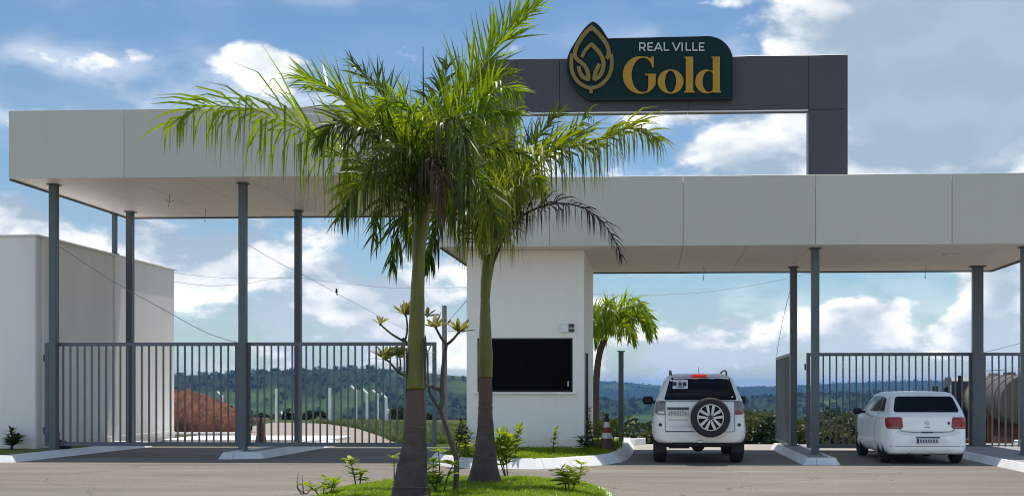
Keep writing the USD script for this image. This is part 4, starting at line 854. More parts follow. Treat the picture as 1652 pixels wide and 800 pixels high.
for k in range(5): obj('shoot', tube(spline([b0 + (0.02 * k - .04, 0, 0), b0 + (rgt.uniform(-.12, .12), rgt.uniform(-.05, .05), .12), b0 + (rgt.uniform(-.2, .2), rgt.uniform(-.05, .05), rgt.uniform(.15, .33))], 7), np.linspace(.009, .003, 7), 5), M['bark_dark'], t, smooth=True)
plant('green shrub with pointed leaves against the booth wall', on(893, 733, zK, .2), px(36, 23), 4, 7, .15, 'leaf_croton', 12, elev=(.4, 1.2))
plant('tall pale plant by the booth wall right of the far palm', on(829, 737, zK, .2), px(46, 22.5), 5, 6, .2, 'leaf_croton', 13, stems=2, spread=.1, elev=(.4, 1.2))
plant('dark leafy shrub left of the booth beside the black bollard', on(733, 737, zK, .2), px(50, 23), 4, 6, .18, 'leaf_shrub', 14, stems=3, spread=.25)
plant('low green shrub at the booth left corner', on(762, 735, zK, .2), px(30, 23), 3, 7, .2, 'leaf_croton', 15, stems=4, spread=.25)
plant('fine dark plant between the black bollard and booth', on(754, 727, zK, .2), px(46, 24), 4, 5, .13, 'leaf_shrub', 16, stems=2, spread=.1, elev=(.6, 1.3))
plant('low dark plant at the booth right corner', on(945, 729, zK, .2), px(26, 24), 3, 7, .17, 'leaf_shrub', 17, stems=3, spread=.22)
plant('tall yellow green shrub between booth and traffic cone', on(962, 722, zK, .2), px(58, 25.5), 5, 5, .18, 'leaf_croton', 18, stems=4, spread=.22)
plant('yellow leafed shrub right behind the striped cone', on(997, 718, zK, .2), px(50, 27), 5, 5, .18, 'leaf_croton', 19, stems=4, spread=.26)
plant('small dark plant by the white building at the left edge', np.r_[G(17, 735)[:2], .14], px(30, 24), 4, 8, .2, 'leaf_shrub', 20, stems=4, spread=.16, elev=(.4, 1.2))

# ================================================================ shrubs and trees on the slope behind the gates
def tree(label, x, y, h, r, seed, mat='leaf_tree_b', name='slope_tree', n=900, group='trees on the slope beyond the gates', size=0.17, bare=0.25):
    z = float(terrain(x, y)); rg = np.random.default_rng(seed); t = thing(name, label, 'tree', (x, y, z), group=group)
    P = lambda a, b, c: np.array([x + a, y + b, z + c])
    obj('trunk', tube(spline([P(0, 0, -.15), P(rg.uniform(-.1, .1), 0, h * .3), P(rg.uniform(-.2, .2), rg.uniform(-.2, .2), h * .75)], 9), np.linspace(.05 * h / 3 + .02, .02, 9), 8), M['bark'], t, smooth=True)
    for k in range(4):
        a = rg.uniform(0, 6.28); s = rg.uniform(.2, .5) * h
        obj('limb', tube(spline([P(0, 0, s), P(math.cos(a) * r * .4, math.sin(a) * r * .4, s + h * .15), P(math.cos(a) * r * .75, math.sin(a) * r * .75, min(s + h * .35, h * .9))], 6), np.linspace(.03, .01, 6), 6), M['bark'], t, smooth=True)
    c = leaf_cloud(rg, n, r, h * (1 - bare) / 2, h * (1 + bare) / 2, size, 14); c.apply_translation((x, y, z)); obj('crown', c, M[mat], t)
k = 0
SLOPE = [(1206, 44, 688), (1228, 46, 668), (1252, 43, 676), (1240, 52, 672), (1215, 58, 664), (1275, 47, 672), (1305, 46, 668), (1332, 43, 676), (1352, 50, 664), (1375, 45, 672), (1398, 48, 676), (1180, 50, 676), (1150, 47, 690), (1120, 52, 684), (1090, 48, 692), (1058, 45, 694), (1034, 50, 703), (1012, 46, 702), (1000, 52, 696), (978, 44, 680), (1430, 47, 690), (1470, 50, 680), (1510, 46, 686), (1550, 52, 676)]
WH = ['behind the right flank of the off-road vehicle', 'with pale top right of the spare wheel', 'against the swung open gate leaf', 'further back right of the off-road vehicle', 'furthest right of the off-road vehicle', 'behind the rear post of the lane island', 'between the two lane island posts', 'just right of the front lane island post', 'behind the second bars right of the island post', 'left of the hatchback mirror', 'by the hatchback left side',
      'hidden behind the off-road vehicle tail light', 'behind the off-road vehicle plate', 'behind the off-road vehicle mirror', 'left front of the off-road vehicle', 'low beside the off-road vehicle wheel', 'in the gap left of the off-road vehicle', 'right of the lone gate post', 'far behind the lone gate post', 'behind the striped cone', 'over the hatchback roof left', 'behind the hatchback rear window', 'behind the hatchback right light', 'before the tanker cab']
for (u, d, v), wh in zip(SLOPE, WH):
    p = D(u, v, d); h = p[2] - float(terrain(p[0], p[1])); k += 1
    tree(('yellowish bushy tree ' if k % 3 else 'dark bushy tree ') + wh, p[0], p[1], max(h, 0.8), max(h, 1.2) * 0.5 * (1 + .12 * (k % 3)), 100 + k, 'leaf_tree_b' if k % 3 else 'leaf_tree', n=2400, size=.105)
for (u, d, v, wh) in ((300, 64, 655, 'behind the red earth mound'), (350, 70, 650, 'right above the end of the red mound'), (470, 72, 664, 'left of the bent top fence posts'), (510, 78, 662, 'between the two straight fence posts'), (650, 66, 660, 'behind the nearer palm trunk'), (690, 60, 668, 'right of the nearer palm trunk'), (735, 58, 660, 'left of the guard booth'), (420, 80, 668, 'behind the brown cone')):
    p = D(u, v, d); z = float(terrain(p[0], p[1])); h = p[2] - z; k += 1
    if h > 0.7: tree('dark leafy tree in the valley ' + wh, p[0], p[1], h, h * .5, 100 + k, 'leaf_tree', n=900, size=.24)
# ================================================================ vehicles
def carve(side, plan, front, W, L, H, res=0.075, it=6):
    """A car body: three outlines crossed, then softened."""
    CS = lambda p: manifold3d.CrossSection([np.array(p, float)], manifold3d.FillRule.NonZero)
    sym = lambda h: [(x, q) for x, q in h] + [(-x, q) for x, q in h[::-1] if x > 1e-6]
    a = CS(side).extrude(W * 2).transform(np.array([[0, 0, 1, -W], [1, 0, 0, 0], [0, 1, 0, 0]], float))
    b = CS(sym(plan)).extrude(H * 2)
    c = CS(sym(front)).extrude(L * 2).transform(np.array([[1, 0, 0, 0], [0, 0, 1, -L / 2], [0, 1, 0, 0]], float))
    m = (a ^ b ^ c).refine_to_length(res).to_mesh(); t = trimesh.Trimesh(m.vert_properties[:, :3], m.tri_verts)
    t.merge_vertices(); trimesh.smoothing.filter_laplacian(t, 0.5, it, volume_constraint=False); t.fix_normals(); return t
def arches(t, spots, r, depth):
    m = manifold3d.Manifold(manifold3d.Mesh(np.asarray(t.vertices, np.float32), np.asarray(t.faces, np.uint32)))
    for y, z in spots:
        for s in (-1, 1):
            m = m - manifold3d.Manifold.cylinder(depth, r, r, 40).rotate((0, 90, 0)).translate((s * 1.1 - depth / 2, y, z))
    k = m.to_mesh(); return trimesh.Trimesh(k.vert_properties[:, :3], k.tri_verts)
AX = {'rear': ((0, 2), 1, 1), 'left': ((1, 2), 0, 1), 'right': ((1, 2), 0, -1), 'top': ((0, 1), 2, -1)}
def patch(t, poly, face, off=0.006, step=0.06):
    """A panel that follows the body: outline in the body's own x/y/z, laid a little proud, with a turned-in edge."""
    (i, j), k, sg = AX[face]; poly = poly if isinstance(poly, Polygon) else Polygon(poly)
    b = np.array(poly.exterior.segmentize(step).coords)[:-1]; rings_ = [b] + [np.array(r.segmentize(step).coords)[:-1] for r in poly.interiors]
    x0, y0, x1, y1 = poly.bounds; g = np.stack(np.meshgrid(np.arange(x0, x1, step), np.arange(y0, y1, step)), -1).reshape(-1, 2)
    inner = poly.buffer(-step * .45)
    g = np.array([q for q in g if inner.contains(Point(q))]).reshape(-1, 2)
    P = np.vstack(rings_ + [g]); tri = Delaunay(P).simplices
    tri = np.array([s for s in tri if poly.contains(Point(P[s].mean(0)))])
    o = np.zeros((len(P), 3)); o[:, i], o[:, j], o[:, k] = P[:, 0], P[:, 1], -8 * sg
    d = np.zeros((len(P), 3)); d[:, k] = sg
    loc, ri, _ = t.ray.intersects_location(o, d, multiple_hits=False)
    hit = np.full(len(P), np.nan); hit[ri] = loc[:, k]
    if np.isnan(hit).any():
        ok = np.nonzero(~np.isnan(hit))[0]
        for q in np.nonzero(np.isnan(hit))[0]: hit[q] = hit[ok[np.argmin(((P[ok] - P[q]) ** 2).sum(1))]]
    V = np.zeros((len(P), 3)); V[:, i], V[:, j], V[:, k] = P[:, 0], P[:, 1], hit - sg * off
    n, m, f, VV, st = len(P), 0, list(tri), [V], 0
    for r in rings_:
        ids = np.arange(st, st + len(r)); st += len(r); low = V[ids].copy(); low[:, k] += sg * (off + 0.012); base_ = sum(len(q) for q in VV); VV.append(low)
        for q in range(len(ids)):
            a, c = ids[q], ids[(q + 1) % len(ids)]; f += [(a, c, base_ + (q + 1) % len(ids)), (a, base_ + (q + 1) % len(ids), base_ + q)]
    m = trimesh.Trimesh(np.vstack(VV), np.array(f), process=False); m.fix_normals()
    if (m.face_normals[:len(tri), k].mean() * sg) > 0: m.invert()
    return m
def line(pts, w=0.012): return LineString(pts).buffer(w / 2, cap_style='flat', join_style='mitre')
def rrect(x0, y0, x1, y1, r): return sbox(x0 + r, y0 + r, x1 - r, y1 - r).buffer(r, 4)
def rpoly(p, r): return Polygon(p).buffer(-r).buffer(r, 4)
def tyre(R, w, rim): 
    return lathe([(rim, -w * .42), (rim + .02, -w * .5), (R - .05, -w * .52), (R - .018, -w * .44), (R, -w * .30), (R, w * .30), (R - .018, w * .44), (R - .05, w * .52), (rim + .02, w * .5), (rim, w * .42), (rim, -w * .42)], 40)
def wheel(t, x, y, R, w, rim, side, style='alloy'):
    T = trimesh.transformations.rotation_matrix(np.pi / 2, (0, 1, 0)); T[:3, 3] = (x, y, R)
    a = tyre(R, w, rim); a.apply_transform(T); wh = obj('wheel', a, M['rubber'], t, smooth=40, local=True)
    r = lathe([(0.0, .02), (rim * .9, .0), (rim * .98, .06), (rim, .09)], 32); r2 = r.copy(); r2.apply_scale((1, 1, side)); r2.apply_transform(T); obj('rim', r2, M['chrome'] if style == 'alloy' else M['black'], wh, smooth=40, local=True)
    for k in range(5):
        b = box(rim * .12, rim * .93, -.035, .035, .02, .05, .008); b.apply_transform(trimesh.transformations.rotation_matrix(k * 2 * np.pi / 5, (0, 0, 1))); b.apply_scale((1, 1, side)); b.apply_transform(T); obj('spoke', b, M['chrome' if style == 'alloy' else 'steel'], wh, local=True)
def plate_text(t, parent, txt, x0, z0, w, h, y):
    m = meshkit.text_mesh(txt, h * .62, 0.002); b = m.bounds; m.apply_translation(-b[0]); m.apply_scale((w * .86 / (b[1][0] - b[0][0]), 1, 1))
    v = m.vertices; m.vertices = np.c_[v[:, 0] + x0 + w * .07, y - v[:, 2], v[:, 1] + z0 + h * .12]; obj('plate_lettering', m, M['plate_ink'], parent, local=True)

# ---- the off-road vehicle
d = 22.62; p0 = D(1129, V0, d)
t = thing('off_road_vehicle', 'silver white off-road vehicle with spare wheel on its back', 'car', (p0[0], p0[1], 0.006))
side = [(0.03, .44), (0.0, .52), (-.005, .70), (.035, .80), (.05, .98), (.07, 1.25), (.16, 1.48), (.30, 1.75), (.44, 1.83), (1.2, 1.865), (2.1, 1.85), (2.7, 1.76), (3.35, 1.24), (4.15, 1.10), (4.42, 1.0), (4.52, .75), (4.5, .46), (4.3, .40), (.4, .40)]
front = [(.0, .36), (.78, .38), (.90, .46), (.955, .62), (.955, .85), (.925, .97), (.895, 1.22), (.87, 1.31), (.68, 1.76), (.57, 1.84), (.0, 1.875)]
plan = [(0, -.03), (.55, -.015), (.80, .035), (.92, .16), (.955, .40), (.955, 3.3), (.91, 4.1), (.70, 4.47), (0, 4.55)]
sh = carve(side, plan, front, 1.0, 4.6, 1.95)
body = arches(sh, [(.88, .40), (3.66, .40)], .45, .62)
obj('body', body, M['car_silver'], t, smooth=38, local=True)
rw = rpoly([(-.725, 1.30), (.755, 1.30), (.625, 1.74), (.56, 1.775), (-.52, 1.775), (-.60, 1.74)], .03)
wn = obj('rear_window', patch(sh, rw, 'rear', .006), M['car_glass'], t, smooth=30, local=True)
stk = obj('window_sticker', patch(sh, sbox(-.545, 1.53, -.235, 1.715), 'rear', .011, .05), M['white'], wn, smooth=30, local=True)
for q in (sbox(-.535, 1.60, -.475, 1.66).buffer(.012), sbox(-.43, 1.585, -.36, 1.66), sbox(-.335, 1.59, -.27, 1.66).buffer(.008), line([(-.47, 1.565), (-.32, 1.565)], .018), line([(-.43, 1.685), (-.38, 1.685)], .014)):
    obj('sticker_mark', patch(sh, q, 'rear', .015, .03), M['plate_ink'], wn, local=True)
obj('window_sticker', patch(sh, Point(.665, 1.365).buffer(.016), 'rear', .011, .02), M['white'], wn, local=True)
for s, f in ((-1, 'left'), (1, 'right')):
    for q in ([(.45, 1.33), (.52, 1.70), (1.22, 1.745), (1.28, 1.33)], [(1.34, 1.33), (1.30, 1.745), (2.05, 1.75), (2.08, 1.33)], [(2.14, 1.33), (2.12, 1.75), (2.5, 1.73), (3.0, 1.33)]):
        obj('side_window', patch(sh, rpoly(q, .03), f, .006), M['car_glass'], t, smooth=30, local=True)
    a, b = sorted((s * .70, s * .865))
    tl = rpoly([(s * .70, 1.285), (s * .845, 1.285), (s * .885, 1.01), (s * .70, 1.0)], .015)
    lamp = obj('tail_light', patch(sh, tl, 'rear', .008, .04), M['clear_lens'], t, smooth=30, local=True)
    obj('side_lens', patch(sh, rpoly([(.06, 1.02), (.10, 1.27), (.26, 1.24), (.24, 1.06)], .02), f, .007, .04), M['clear_lens'], lamp, smooth=30, local=True)
    obj('lens', patch(sh, rpoly([(s * .72, 1.09), (s * .84, 1.09), (s * .865, 1.02), (s * .72, 1.015)], .008) if s > 0 else rpoly([(-.72, 1.075), (-.84, 1.075), (-.86, 1.03), (-.72, 1.025)], .008), 'rear', .013, .03), M['red_lens'] if s > 0 else M['chrome'], lamp, local=True)
    obj('reflector', patch(sh, Point(s * .80, .80).buffer(.035), 'rear', .006, .02), M['black'], t, local=True)
    obj('roof_rail', tube(spline([(s * .57, .45, 1.80), (s * .575, .62, 1.885), (s * .58, 1.4, 1.915), (s * .57, 2.3, 1.88), (s * .57, 2.42, 1.81)], 20), .019, 8), M['steel'], t, smooth=True, local=True)
    mi = obj('mirror', box(s * 1.06 - .12, s * 1.06 + .12, 2.82, 2.95, 1.18, 1.36, .04), M['black'], t, local=True)
    obj('mirror_arm', box(min(s * .86, s * .97), max(s * .86, s * .97), 2.84, 2.92, 1.2, 1.27, .01), M['black'], mi, local=True)
    obj('mud_flap', box(s * .80 - .13, s * .80 + .13, .40, .42, .22, .46), M['underbody'], t, local=True)
    obj('wheel_arch_trim', patch(sh, Point(.88, .40).buffer(.50, 24).difference(Point(.88, .40).buffer(.452, 24)).intersection(sbox(0, .46, 2, 1)), f, .012, .04), M['car_silver'], t, smooth=30, local=True)
    for y in (.88, 3.66): wheel(t, s * .80, y, .385, .265, .235, s)
obj('tailgate_seam', patch(sh, rrect(-.705, .655, .715, 1.285, .05).difference(rrect(-.693, .667, .703, 1.275, .045)), 'rear', .003, .05), M['trim'], t, local=True)
obj('bumper_seam', patch(sh, line([(-.70, .665), (-.12, .665)], .022), 'rear', .005, .04), M['trim'], t, local=True)
obj('tailgate_crease', patch(sh, line([(-.64, .90), (-.24, .90)], .010), 'rear', .003, .04), M['trim'], t, local=True)
obj('plate_recess', patch(sh, sbox(-.66, 1.105, -.22, 1.155), 'rear', .010, .04), M['trim'], t, local=True)
yp = float(sh.ray.intersects_location([[-.44, -8, 1.05]], [[0, 1, 0]], multiple_hits=False)[0][0][1]) - .025
pl = obj('number_plate', box(-.655, -.235, yp, yp + .03, .985, 1.10, .004), M['plate'], t, local=True); plate_text(t, pl, 'IPS5I74', -.655, .985, .42, .115, yp - .001)
# spare wheel: tyre, rim, ten paired spokes
TS = trimesh.transformations.rotation_matrix(np.pi / 2, (1, 0, 0)); TS[:3, 3] = (.205, -.13, .955)
a = tyre(.40, .24, .265); a.apply_transform(TS); sw = obj('spare_wheel', a, M['rubber'], t, smooth=40, local=True)
r = lathe([(0, .03), (.225, .01), (.25, .09), (.268, .115), (.262, .122), (.245, .112)], 40); r.apply_transform(TS); obj('rim', r, M['black'], sw, smooth=40, local=True)
r = lathe([(.240, .095), (.250, .122), (.268, .122), (.270, .105)], 40); r.apply_transform(TS); obj('rim_edge', r, M['chrome'], sw, smooth=40, local=True)
for k in range(5):
    for s in (-1, 1):
        q = Polygon([(s * .012, .05), (s * .045, .05), (s * .092, .232), (s * .036, .24)]); b = prism(q.buffer(.003), .075, .108); b.apply_transform(trimesh.transformations.rotation_matrix(k * 2 * np.pi / 5, (0, 0, 1))); b.apply_transform(TS); obj('spoke', b, M['chrome'], sw, local=True)
r = lathe([(0, .112), (.04, .11), (.062, .10), (.066, .07)], 24); r.apply_transform(TS); obj('hub_cap', r, M['plate_ink'], sw, smooth=40, local=True)
obj('wheel_carrier', box(.05, .36, -.06, .10, .80, 1.10, .01), M['black'], t, local=True)
obj('third_brake_light', box(-.155, .155, .265, .40, 1.785, 1.828, .012), M['brake_on'], t, local=True)
obj('roof_aerial', tube([(0.0, .5, 1.86), (0, .46, 1.98)], .006, 6), M['black'], t, local=True)
obj('underbody', [box(-.72, .72, .35, 4.2, .33, .48, .03), box(-.55, .55, .12, .40, .36, .46, .03)], M['underbody'], t, local=True)
obj('rear_axle', tube([(-.75, .88, .37), (.75, .88, .37)], .05, 10), M['underbody'], t, local=True)
b = trimesh.creation.icosphere(2, .15); b.apply_translation((.0, .86, .36)); obj('differential', b, M['underbody'], t, smooth=True, local=True)
obj('muffler', tube([(-.62, .42, .38), (-.2, .42, .38)], .08, 12), M['rubber'], t, smooth=40, local=True)
obj('tow_hook', box(-.05, .05, -.02, .12, .43, .49, .01), M['chrome'], t, local=True)

# ---- the white hatchback
d = 22.55; p0 = D(1497, V0, d)
t = thing('hatchback', 'white hatchback with red tail lights at the right gate', 'car', (p0[0], p0[1], 0.006))
side = [(.06, .22), (.0, .30), (-.01, .46), (.01, .60), (.055, .68), (.07, .97), (.11, 1.03), (.38, 1.38), (.42, 1.44), (.6, 1.465), (1.3, 1.49), (2.0, 1.47), (2.3, 1.41), (3.05, .99), (3.6, .86), (3.82, .70), (3.88, .45), (3.84, .22), (3.6, .18), (.3, .18)]
front = [(0, .16), (.70, .18), (.80, .27), (.845, .46), (.85, .66), (.838, .84), (.81, .94), (.76, 1.02), (.64, 1.38), (.56, 1.462), (0, 1.50)]
plan = [(0, -.03), (.45, -.01), (.68, .045), (.80, .17), (.845, .45), (.85, 1.0), (.85, 2.9), (.80, 3.4), (.58, 3.80), (0, 3.9)]
sh = carve(side, plan, front, .9, 3.95, 1.6, .06, 4)
body = arches(sh, [(.68, .30), (3.14, .30)], .355, .5)
obj('body', body, M['car_white'], t, smooth=38, local=True)
rw = rpoly([(-.635, 1.055), (.635, 1.055), (.655, 1.10), (.585, 1.34), (.545, 1.372), (-.545, 1.372), (-.585, 1.34), (-.655, 1.10)], .02)
wn = obj('rear_window', patch(sh, rw, 'rear', .006), M['car_glass'], t, smooth=30, local=True)
obj('wiper', patch(sh, line([(.0, 1.075), (.38, 1.095)], .018), 'rear', .02, .05), M['black'], wn, local=True)
obj('brake_light_strip', patch(sh, rrect(-.17, 1.375, .17, 1.40, .01), 'rear', .006, .04), M['trim'], t, local=True)
obj('spoiler', patch(sh, rpoly([(-.56, 1.378), (.56, 1.378), (.50, 1.425), (-.50, 1.425)], .01), 'rear', .025, .05), M['car_white'], t, smooth=30, local=True)
for s, f in ((-1, 'left'), (1, 'right')):
    for q in ([(.62, 1.06), (.80, 1.32), (1.05, 1.36), (1.08, 1.06)], [(1.13, 1.06), (1.11, 1.37), (1.80, 1.38), (1.82, 1.05)], [(1.88, 1.05), (1.86, 1.38), (2.15, 1.35), (2.75, 1.04)]):
        obj('side_window', patch(sh, rpoly(q, .02), f, .006), M['car_glass'], t, smooth=30, local=True)
    tl = rpoly([(s * .50, .93), (s * .53, .955), (s * .79, .955), (s * .795, .72), (s * .52, .72), (s * .485, .76)], .02)
    lamp = obj('tail_light', patch(sh, tl, 'rear', .010, .04), M['red_lens'], t, smooth=30, local=True)
    obj('side_lens', patch(sh, rpoly([(.06, .73), (.09, .95), (.24, .93), (.20, .76)], .02), f, .009, .04), M['red_lens'], lamp, smooth=30, local=True)
    obj('reversing_lens', patch(sh, line([(s * .54, .745), (s * .76, .742)], .022), 'rear', .014, .04), M['clear_lens'], lamp, local=True)
    mi = obj('mirror', box(s * .96 - .095, s * .96 + .095, 2.42, 2.53, .97, 1.10, .035), M['black'], t, local=True)
    obj('mirror_arm', box(min(s * .78, s * .89), max(s * .78, s * .89), 2.44, 2.5, .985, 1.04, .01), M['black'], mi, local=True)
    obj('door_seam', patch(sh, line([(1.10, .36), (1.10, 1.04)], .012), f, .003, .05), M['trim'], t, local=True)
    obj('door_handle', patch(sh, rrect(1.22, .89, 1.40, .93, .012), f, .03, .03), M['car_white'], t, local=True)
    obj('door_handle', patch(sh, rrect(2.0, .88, 2.18, .92, .012), f, .03, .03), M['car_white'], t, local=True)
    for y in (.68, 3.14): wheel(t, s * .725, y, .295, .20, .185, s, 'steel')
obj('tailgate_seam', patch(sh, unary_union([line([(-.50, .665), (-.12, .645), (.12, .645), (.50, .665)], .011), line([(-.50, .665), (-.56, .72)], .011), line([(.50, .665), (.56, .72)], .011)]).buffer(.001), 'rear', .003, .04), M['trim'], t, local=True)
obj('bumper_crease', patch(sh, line([(-.80, .37), (.80, .37)], .012), 'rear', .002, .05), M['steel'], t, local=True)
obj('tailgate_handle', patch(sh, rrect(-.12, .635, .12, .662, .01), 'rear', .006, .04), M['trim'], t, local=True)
pr_ = rpoly([(-.34, .565), (.34, .565), (.42, .42), (-.42, .42)], .02); obj('plate_recess', patch(sh, pr_, 'rear', .002, .05), M['car_silver'], t, local=True)
obj('plate_shadow_gap', patch(sh, sbox(-.24, .535, .24, .562), 'rear', .006, .04), M['trim'], t, local=True)
yp = float(sh.ray.intersects_location([[0, -8, .47]], [[0, 1, 0]], multiple_hits=False)[0][0][1]) - .02
pl = obj('number_plate', box(-.23, .23, yp, yp + .03, .425, .53, .004), M['plate'], t, local=True)
obj('plate_band', box(-.225, -.185, yp - .003, yp + .001, .43, .525), M['plate_blue'], pl, local=True)
for k in range(7): obj('plate_character', box(-.165 + .053 * k, -.165 + .053 * k + .034, yp - .003, yp + .001, .445, .51), M['steel'], pl, local=True)
em = Point(0, .84).buffer(.05).difference(Point(0, .84).buffer(.04)).union(line([(-.034, .868), (-.012, .808), (0, .835), (.012, .808), (.034, .868)], .009))
obj('round_emblem', patch(sh, max(getattr(em, 'geoms', [em]), key=lambda q: q.area), 'rear', .008, .02), M['chrome'], t, local=True)
obj('badge', patch(sh, sbox(-.05, .74, .05, .755), 'rear', .005, .03), M['steel'], t, local=True)
obj('tailgate_sticker', patch(sh, rpoly([(.405, .85), (.44, .87), (.46, .85), (.44, .80), (.42, .80)], .004), 'rear', .005, .02), M['black'], t, local=True)
obj('exhaust', tube([(-.36, .06, .20), (-.36, .5, .22)], .03, 10), M['rubber'], t, local=True)
obj('muffler', tube([(-.62, .34, .21), (-.22, .34, .21)], .085, 12), M['rubber'], t, smooth=40, local=True)
obj('underbody', box(-.60, .60, .5, 3.5, .17, .3, .03), M['underbody'], t, local=True)
obj('rear_axle', tube([(-.7, .68, .29), (.7, .68, .29)], .035, 8), M['underbody'], t, local=True)
obj('roof_aerial', tube([(-.04, .62, 1.47), (-.04, .46, 1.62)], .005, 6), M['black'], t, local=True)

# ---- the tanker truck behind the right gate
a0, a1 = D(1592, 660, 40.5), D(1664, 650, 35.0); ax = a1 - a0; ax[2] = 0; yawt = math.atan2(ax[1], ax[0]); Lk = np.linalg.norm(ax)
gz_ = float(terrain(a0[0] + 1, a0[1]))
t = thing('tanker_truck', 'dusty beige tanker truck with dark cab behind the right gate', 'truck', (a0[0], a0[1], gz_), yawt)
zc = 1.18 - gz_
def hoop(x, r, n=36): return [(x, r * 1.12 * math.cos(q), zc + r * math.sin(q)) for q in np.linspace(0, 2 * np.pi, n, endpoint=False)]
def loft(rows):
    V = np.vstack([np.array(r) for r in rows]); n = len(rows[0]); f = []
    for i in range(len(rows) - 1):
        for j in range(n): f += [(i * n + j, i * n + (j + 1) % n, (i + 1) * n + (j + 1) % n), (i * n + j, (i + 1) * n + (j + 1) % n, (i + 1) * n + j)]
    return trimesh.Trimesh(V, f, process=False)
R_ = .82
fr_ = [(-.42, .02), (-.38, .25), (-.25, .5), (-.08, .66), (.15, .76), (.5, .80)]
obj('tank_front', loft([hoop(x, r) for x, r in fr_ + [(1.3, R_)]]), M['tank_lit_cream'], t, smooth=50, local=True)
obj('tank', loft([hoop(1.301, R_ + .012), hoop(Lk, R_ + .012), hoop(Lk + .06, R_ * .8), hoop(Lk + .14, R_ * .4), hoop(Lk + .16, .02)]), M['tank_shade_brown'], t, smooth=50, local=True)
for x in (.5, 1.9, 3.4, 4.7): obj('tank_band', loft([hoop(x - .03, R_ + .004), hoop(x - .03, R_ + .03), hoop(x + .03, R_ + .03), hoop(x + .03, R_ + .004)]), M['tank_shade_brown'], t, smooth=50, local=True)
obj('manhole', tube([(1.0, 0, zc + R_ - .02), (1.0, 0, zc + R_ + .1)], .2, 16), M['tank_lit_cream'], t, local=True); obj('manhole', tube([(3.0, 0, zc + R_ - .02), (3.0, 0, zc + R_ + .1)], .2, 16), M['tank_shade_brown'], t, local=True)
obj('walkway_rail', tube(spline([(.2, -.25, zc + R_ + .05), (.3, -.25, zc + R_ + .18), (3.6, -.25, zc + R_ + .18), (3.7, -.25, zc + R_ + .05)], 14), .015, 6), M['steel'], t, local=True)
obj('chassis_beam', box(-2.0, Lk, -.55, -.42, .72, .95), M['rust'], t, local=True); obj('chassis_beam', box(-2.0, Lk, .42, .55, .72, .95), M['rust'], t, local=True)
for x in (.3, 1.7, 3.1): obj('tank_cradle', box(x, x + .14, -.75, .75, .951, zc - R_ * .62), M['rust'], t, local=True)
obj('side_guard', box(.2, Lk, -1.06, -1.0, .78, .92), M['rust'], t, local=True); obj('side_guard', box(.2, Lk, -1.06, -1.0, .52, .60), M['rust'], t, local=True)
obj('tool_box', box(.15, 1.0, -1.04, -.58, .62, 1.12, .03), M['rust'], t, local=True)
obj('hose_rack', tube(spline([(1.2, -1.02, 1.0), (2.2, -1.05, 1.12), (3.4, -1.02, 1.0)], 10), .06, 8), M['rust'], t, smooth=True, local=True)
cb = trimesh.convex.convex_hull(np.array([(x, y, z) for y in (-1.1, 1.1) for x, z in ((-2.3, .75), (-.62, .75), (-.62, 3.15), (-.8, 3.3), (-1.8, 3.3), (-2.05, 3.1), (-2.35, 2.1), (-2.4, 1.0))]))
obj('cab', cb, M['cab_blue'], t, local=True)
obj('side_window', box(-2.0, -1.1, -1.112, -1.09, 2.15, 2.95, .02), M['car_glass'], t, local=True); obj('rear_window', box(-.63, -.6, -.6, .6, 2.3, 2.9, .01), M['car_glass'], t, local=True)
obj('windscreen', trimesh.convex.convex_hull(np.array([(x, y, z) for y in (-.98, .98) for x, z in ((-2.34, 2.12), (-2.07, 3.06), (-2.09, 3.06), (-2.36, 2.12))])), M['car_glass'], t, local=True)
obj('cab_pillar', box(-.80, -.70, -1.125, -1.08, 1.6, 3.0, .01), M['white'], t, local=True)
obj('exhaust_stack', tube([(-.45, -.85, .9), (-.45, -.85, 3.35)], .07, 10), M['black'], t, local=True)
obj('mirror', box(-2.45, -2.3, -1.45, -1.25, 2.5, 3.0, .03), M['black'], t, local=True)
for x in (-1.6, 2.6, 3.9):
    for s in (-1, 1):
        m = tyre(.5, .3, .28); m.apply_transform(trimesh.transformations.rotation_matrix(np.pi / 2, (1, 0, 0))); m.apply_translation((x, s * .92, .5)); wv_ = obj('wheel', m, M['rubber'], t, smooth=40, local=True)
        m = lathe([(0, .08), (.15, .08), (.2, -.02), (.28, .10)], 24); m.apply_transform(trimesh.transformations.rotation_matrix(np.pi / 2, (1, 0, 0)));
        if s > 0: m.apply_scale((1, -1, 1))
        m.apply_translation((x, s * .92, .5)); obj('rim', m, M['rust'], wv_, smooth=40, local=True)

obj('rear_bumper', box(Lk - .1, Lk + .05, -1.1, 1.1, .55, .75, .02), M['rust'], t, local=True)
for s_ in (-1, 1): obj('rear_lamp', box(Lk + .051, Lk + .09, s_ * .85 - .16, s_ * .85 + .16, .60, .72, .01), M['red_lens'], t, local=True)
obj('rear_ladder', [tube([(Lk + .12, y, .9), (Lk + .12, y, zc + .7)], .02, 6) for y in (-.2, .2)] + [tube([(Lk + .12, -.2, z), (Lk + .12, .2, z)], .015, 6) for z in np.arange(1.0, zc + .7, .3)], M['rust'], t, local=True)
obj('pump_unit', box(Lk - .9, Lk - .2, -1.0, -.6, .95, 1.35, .04), M['rust'], t, local=True)
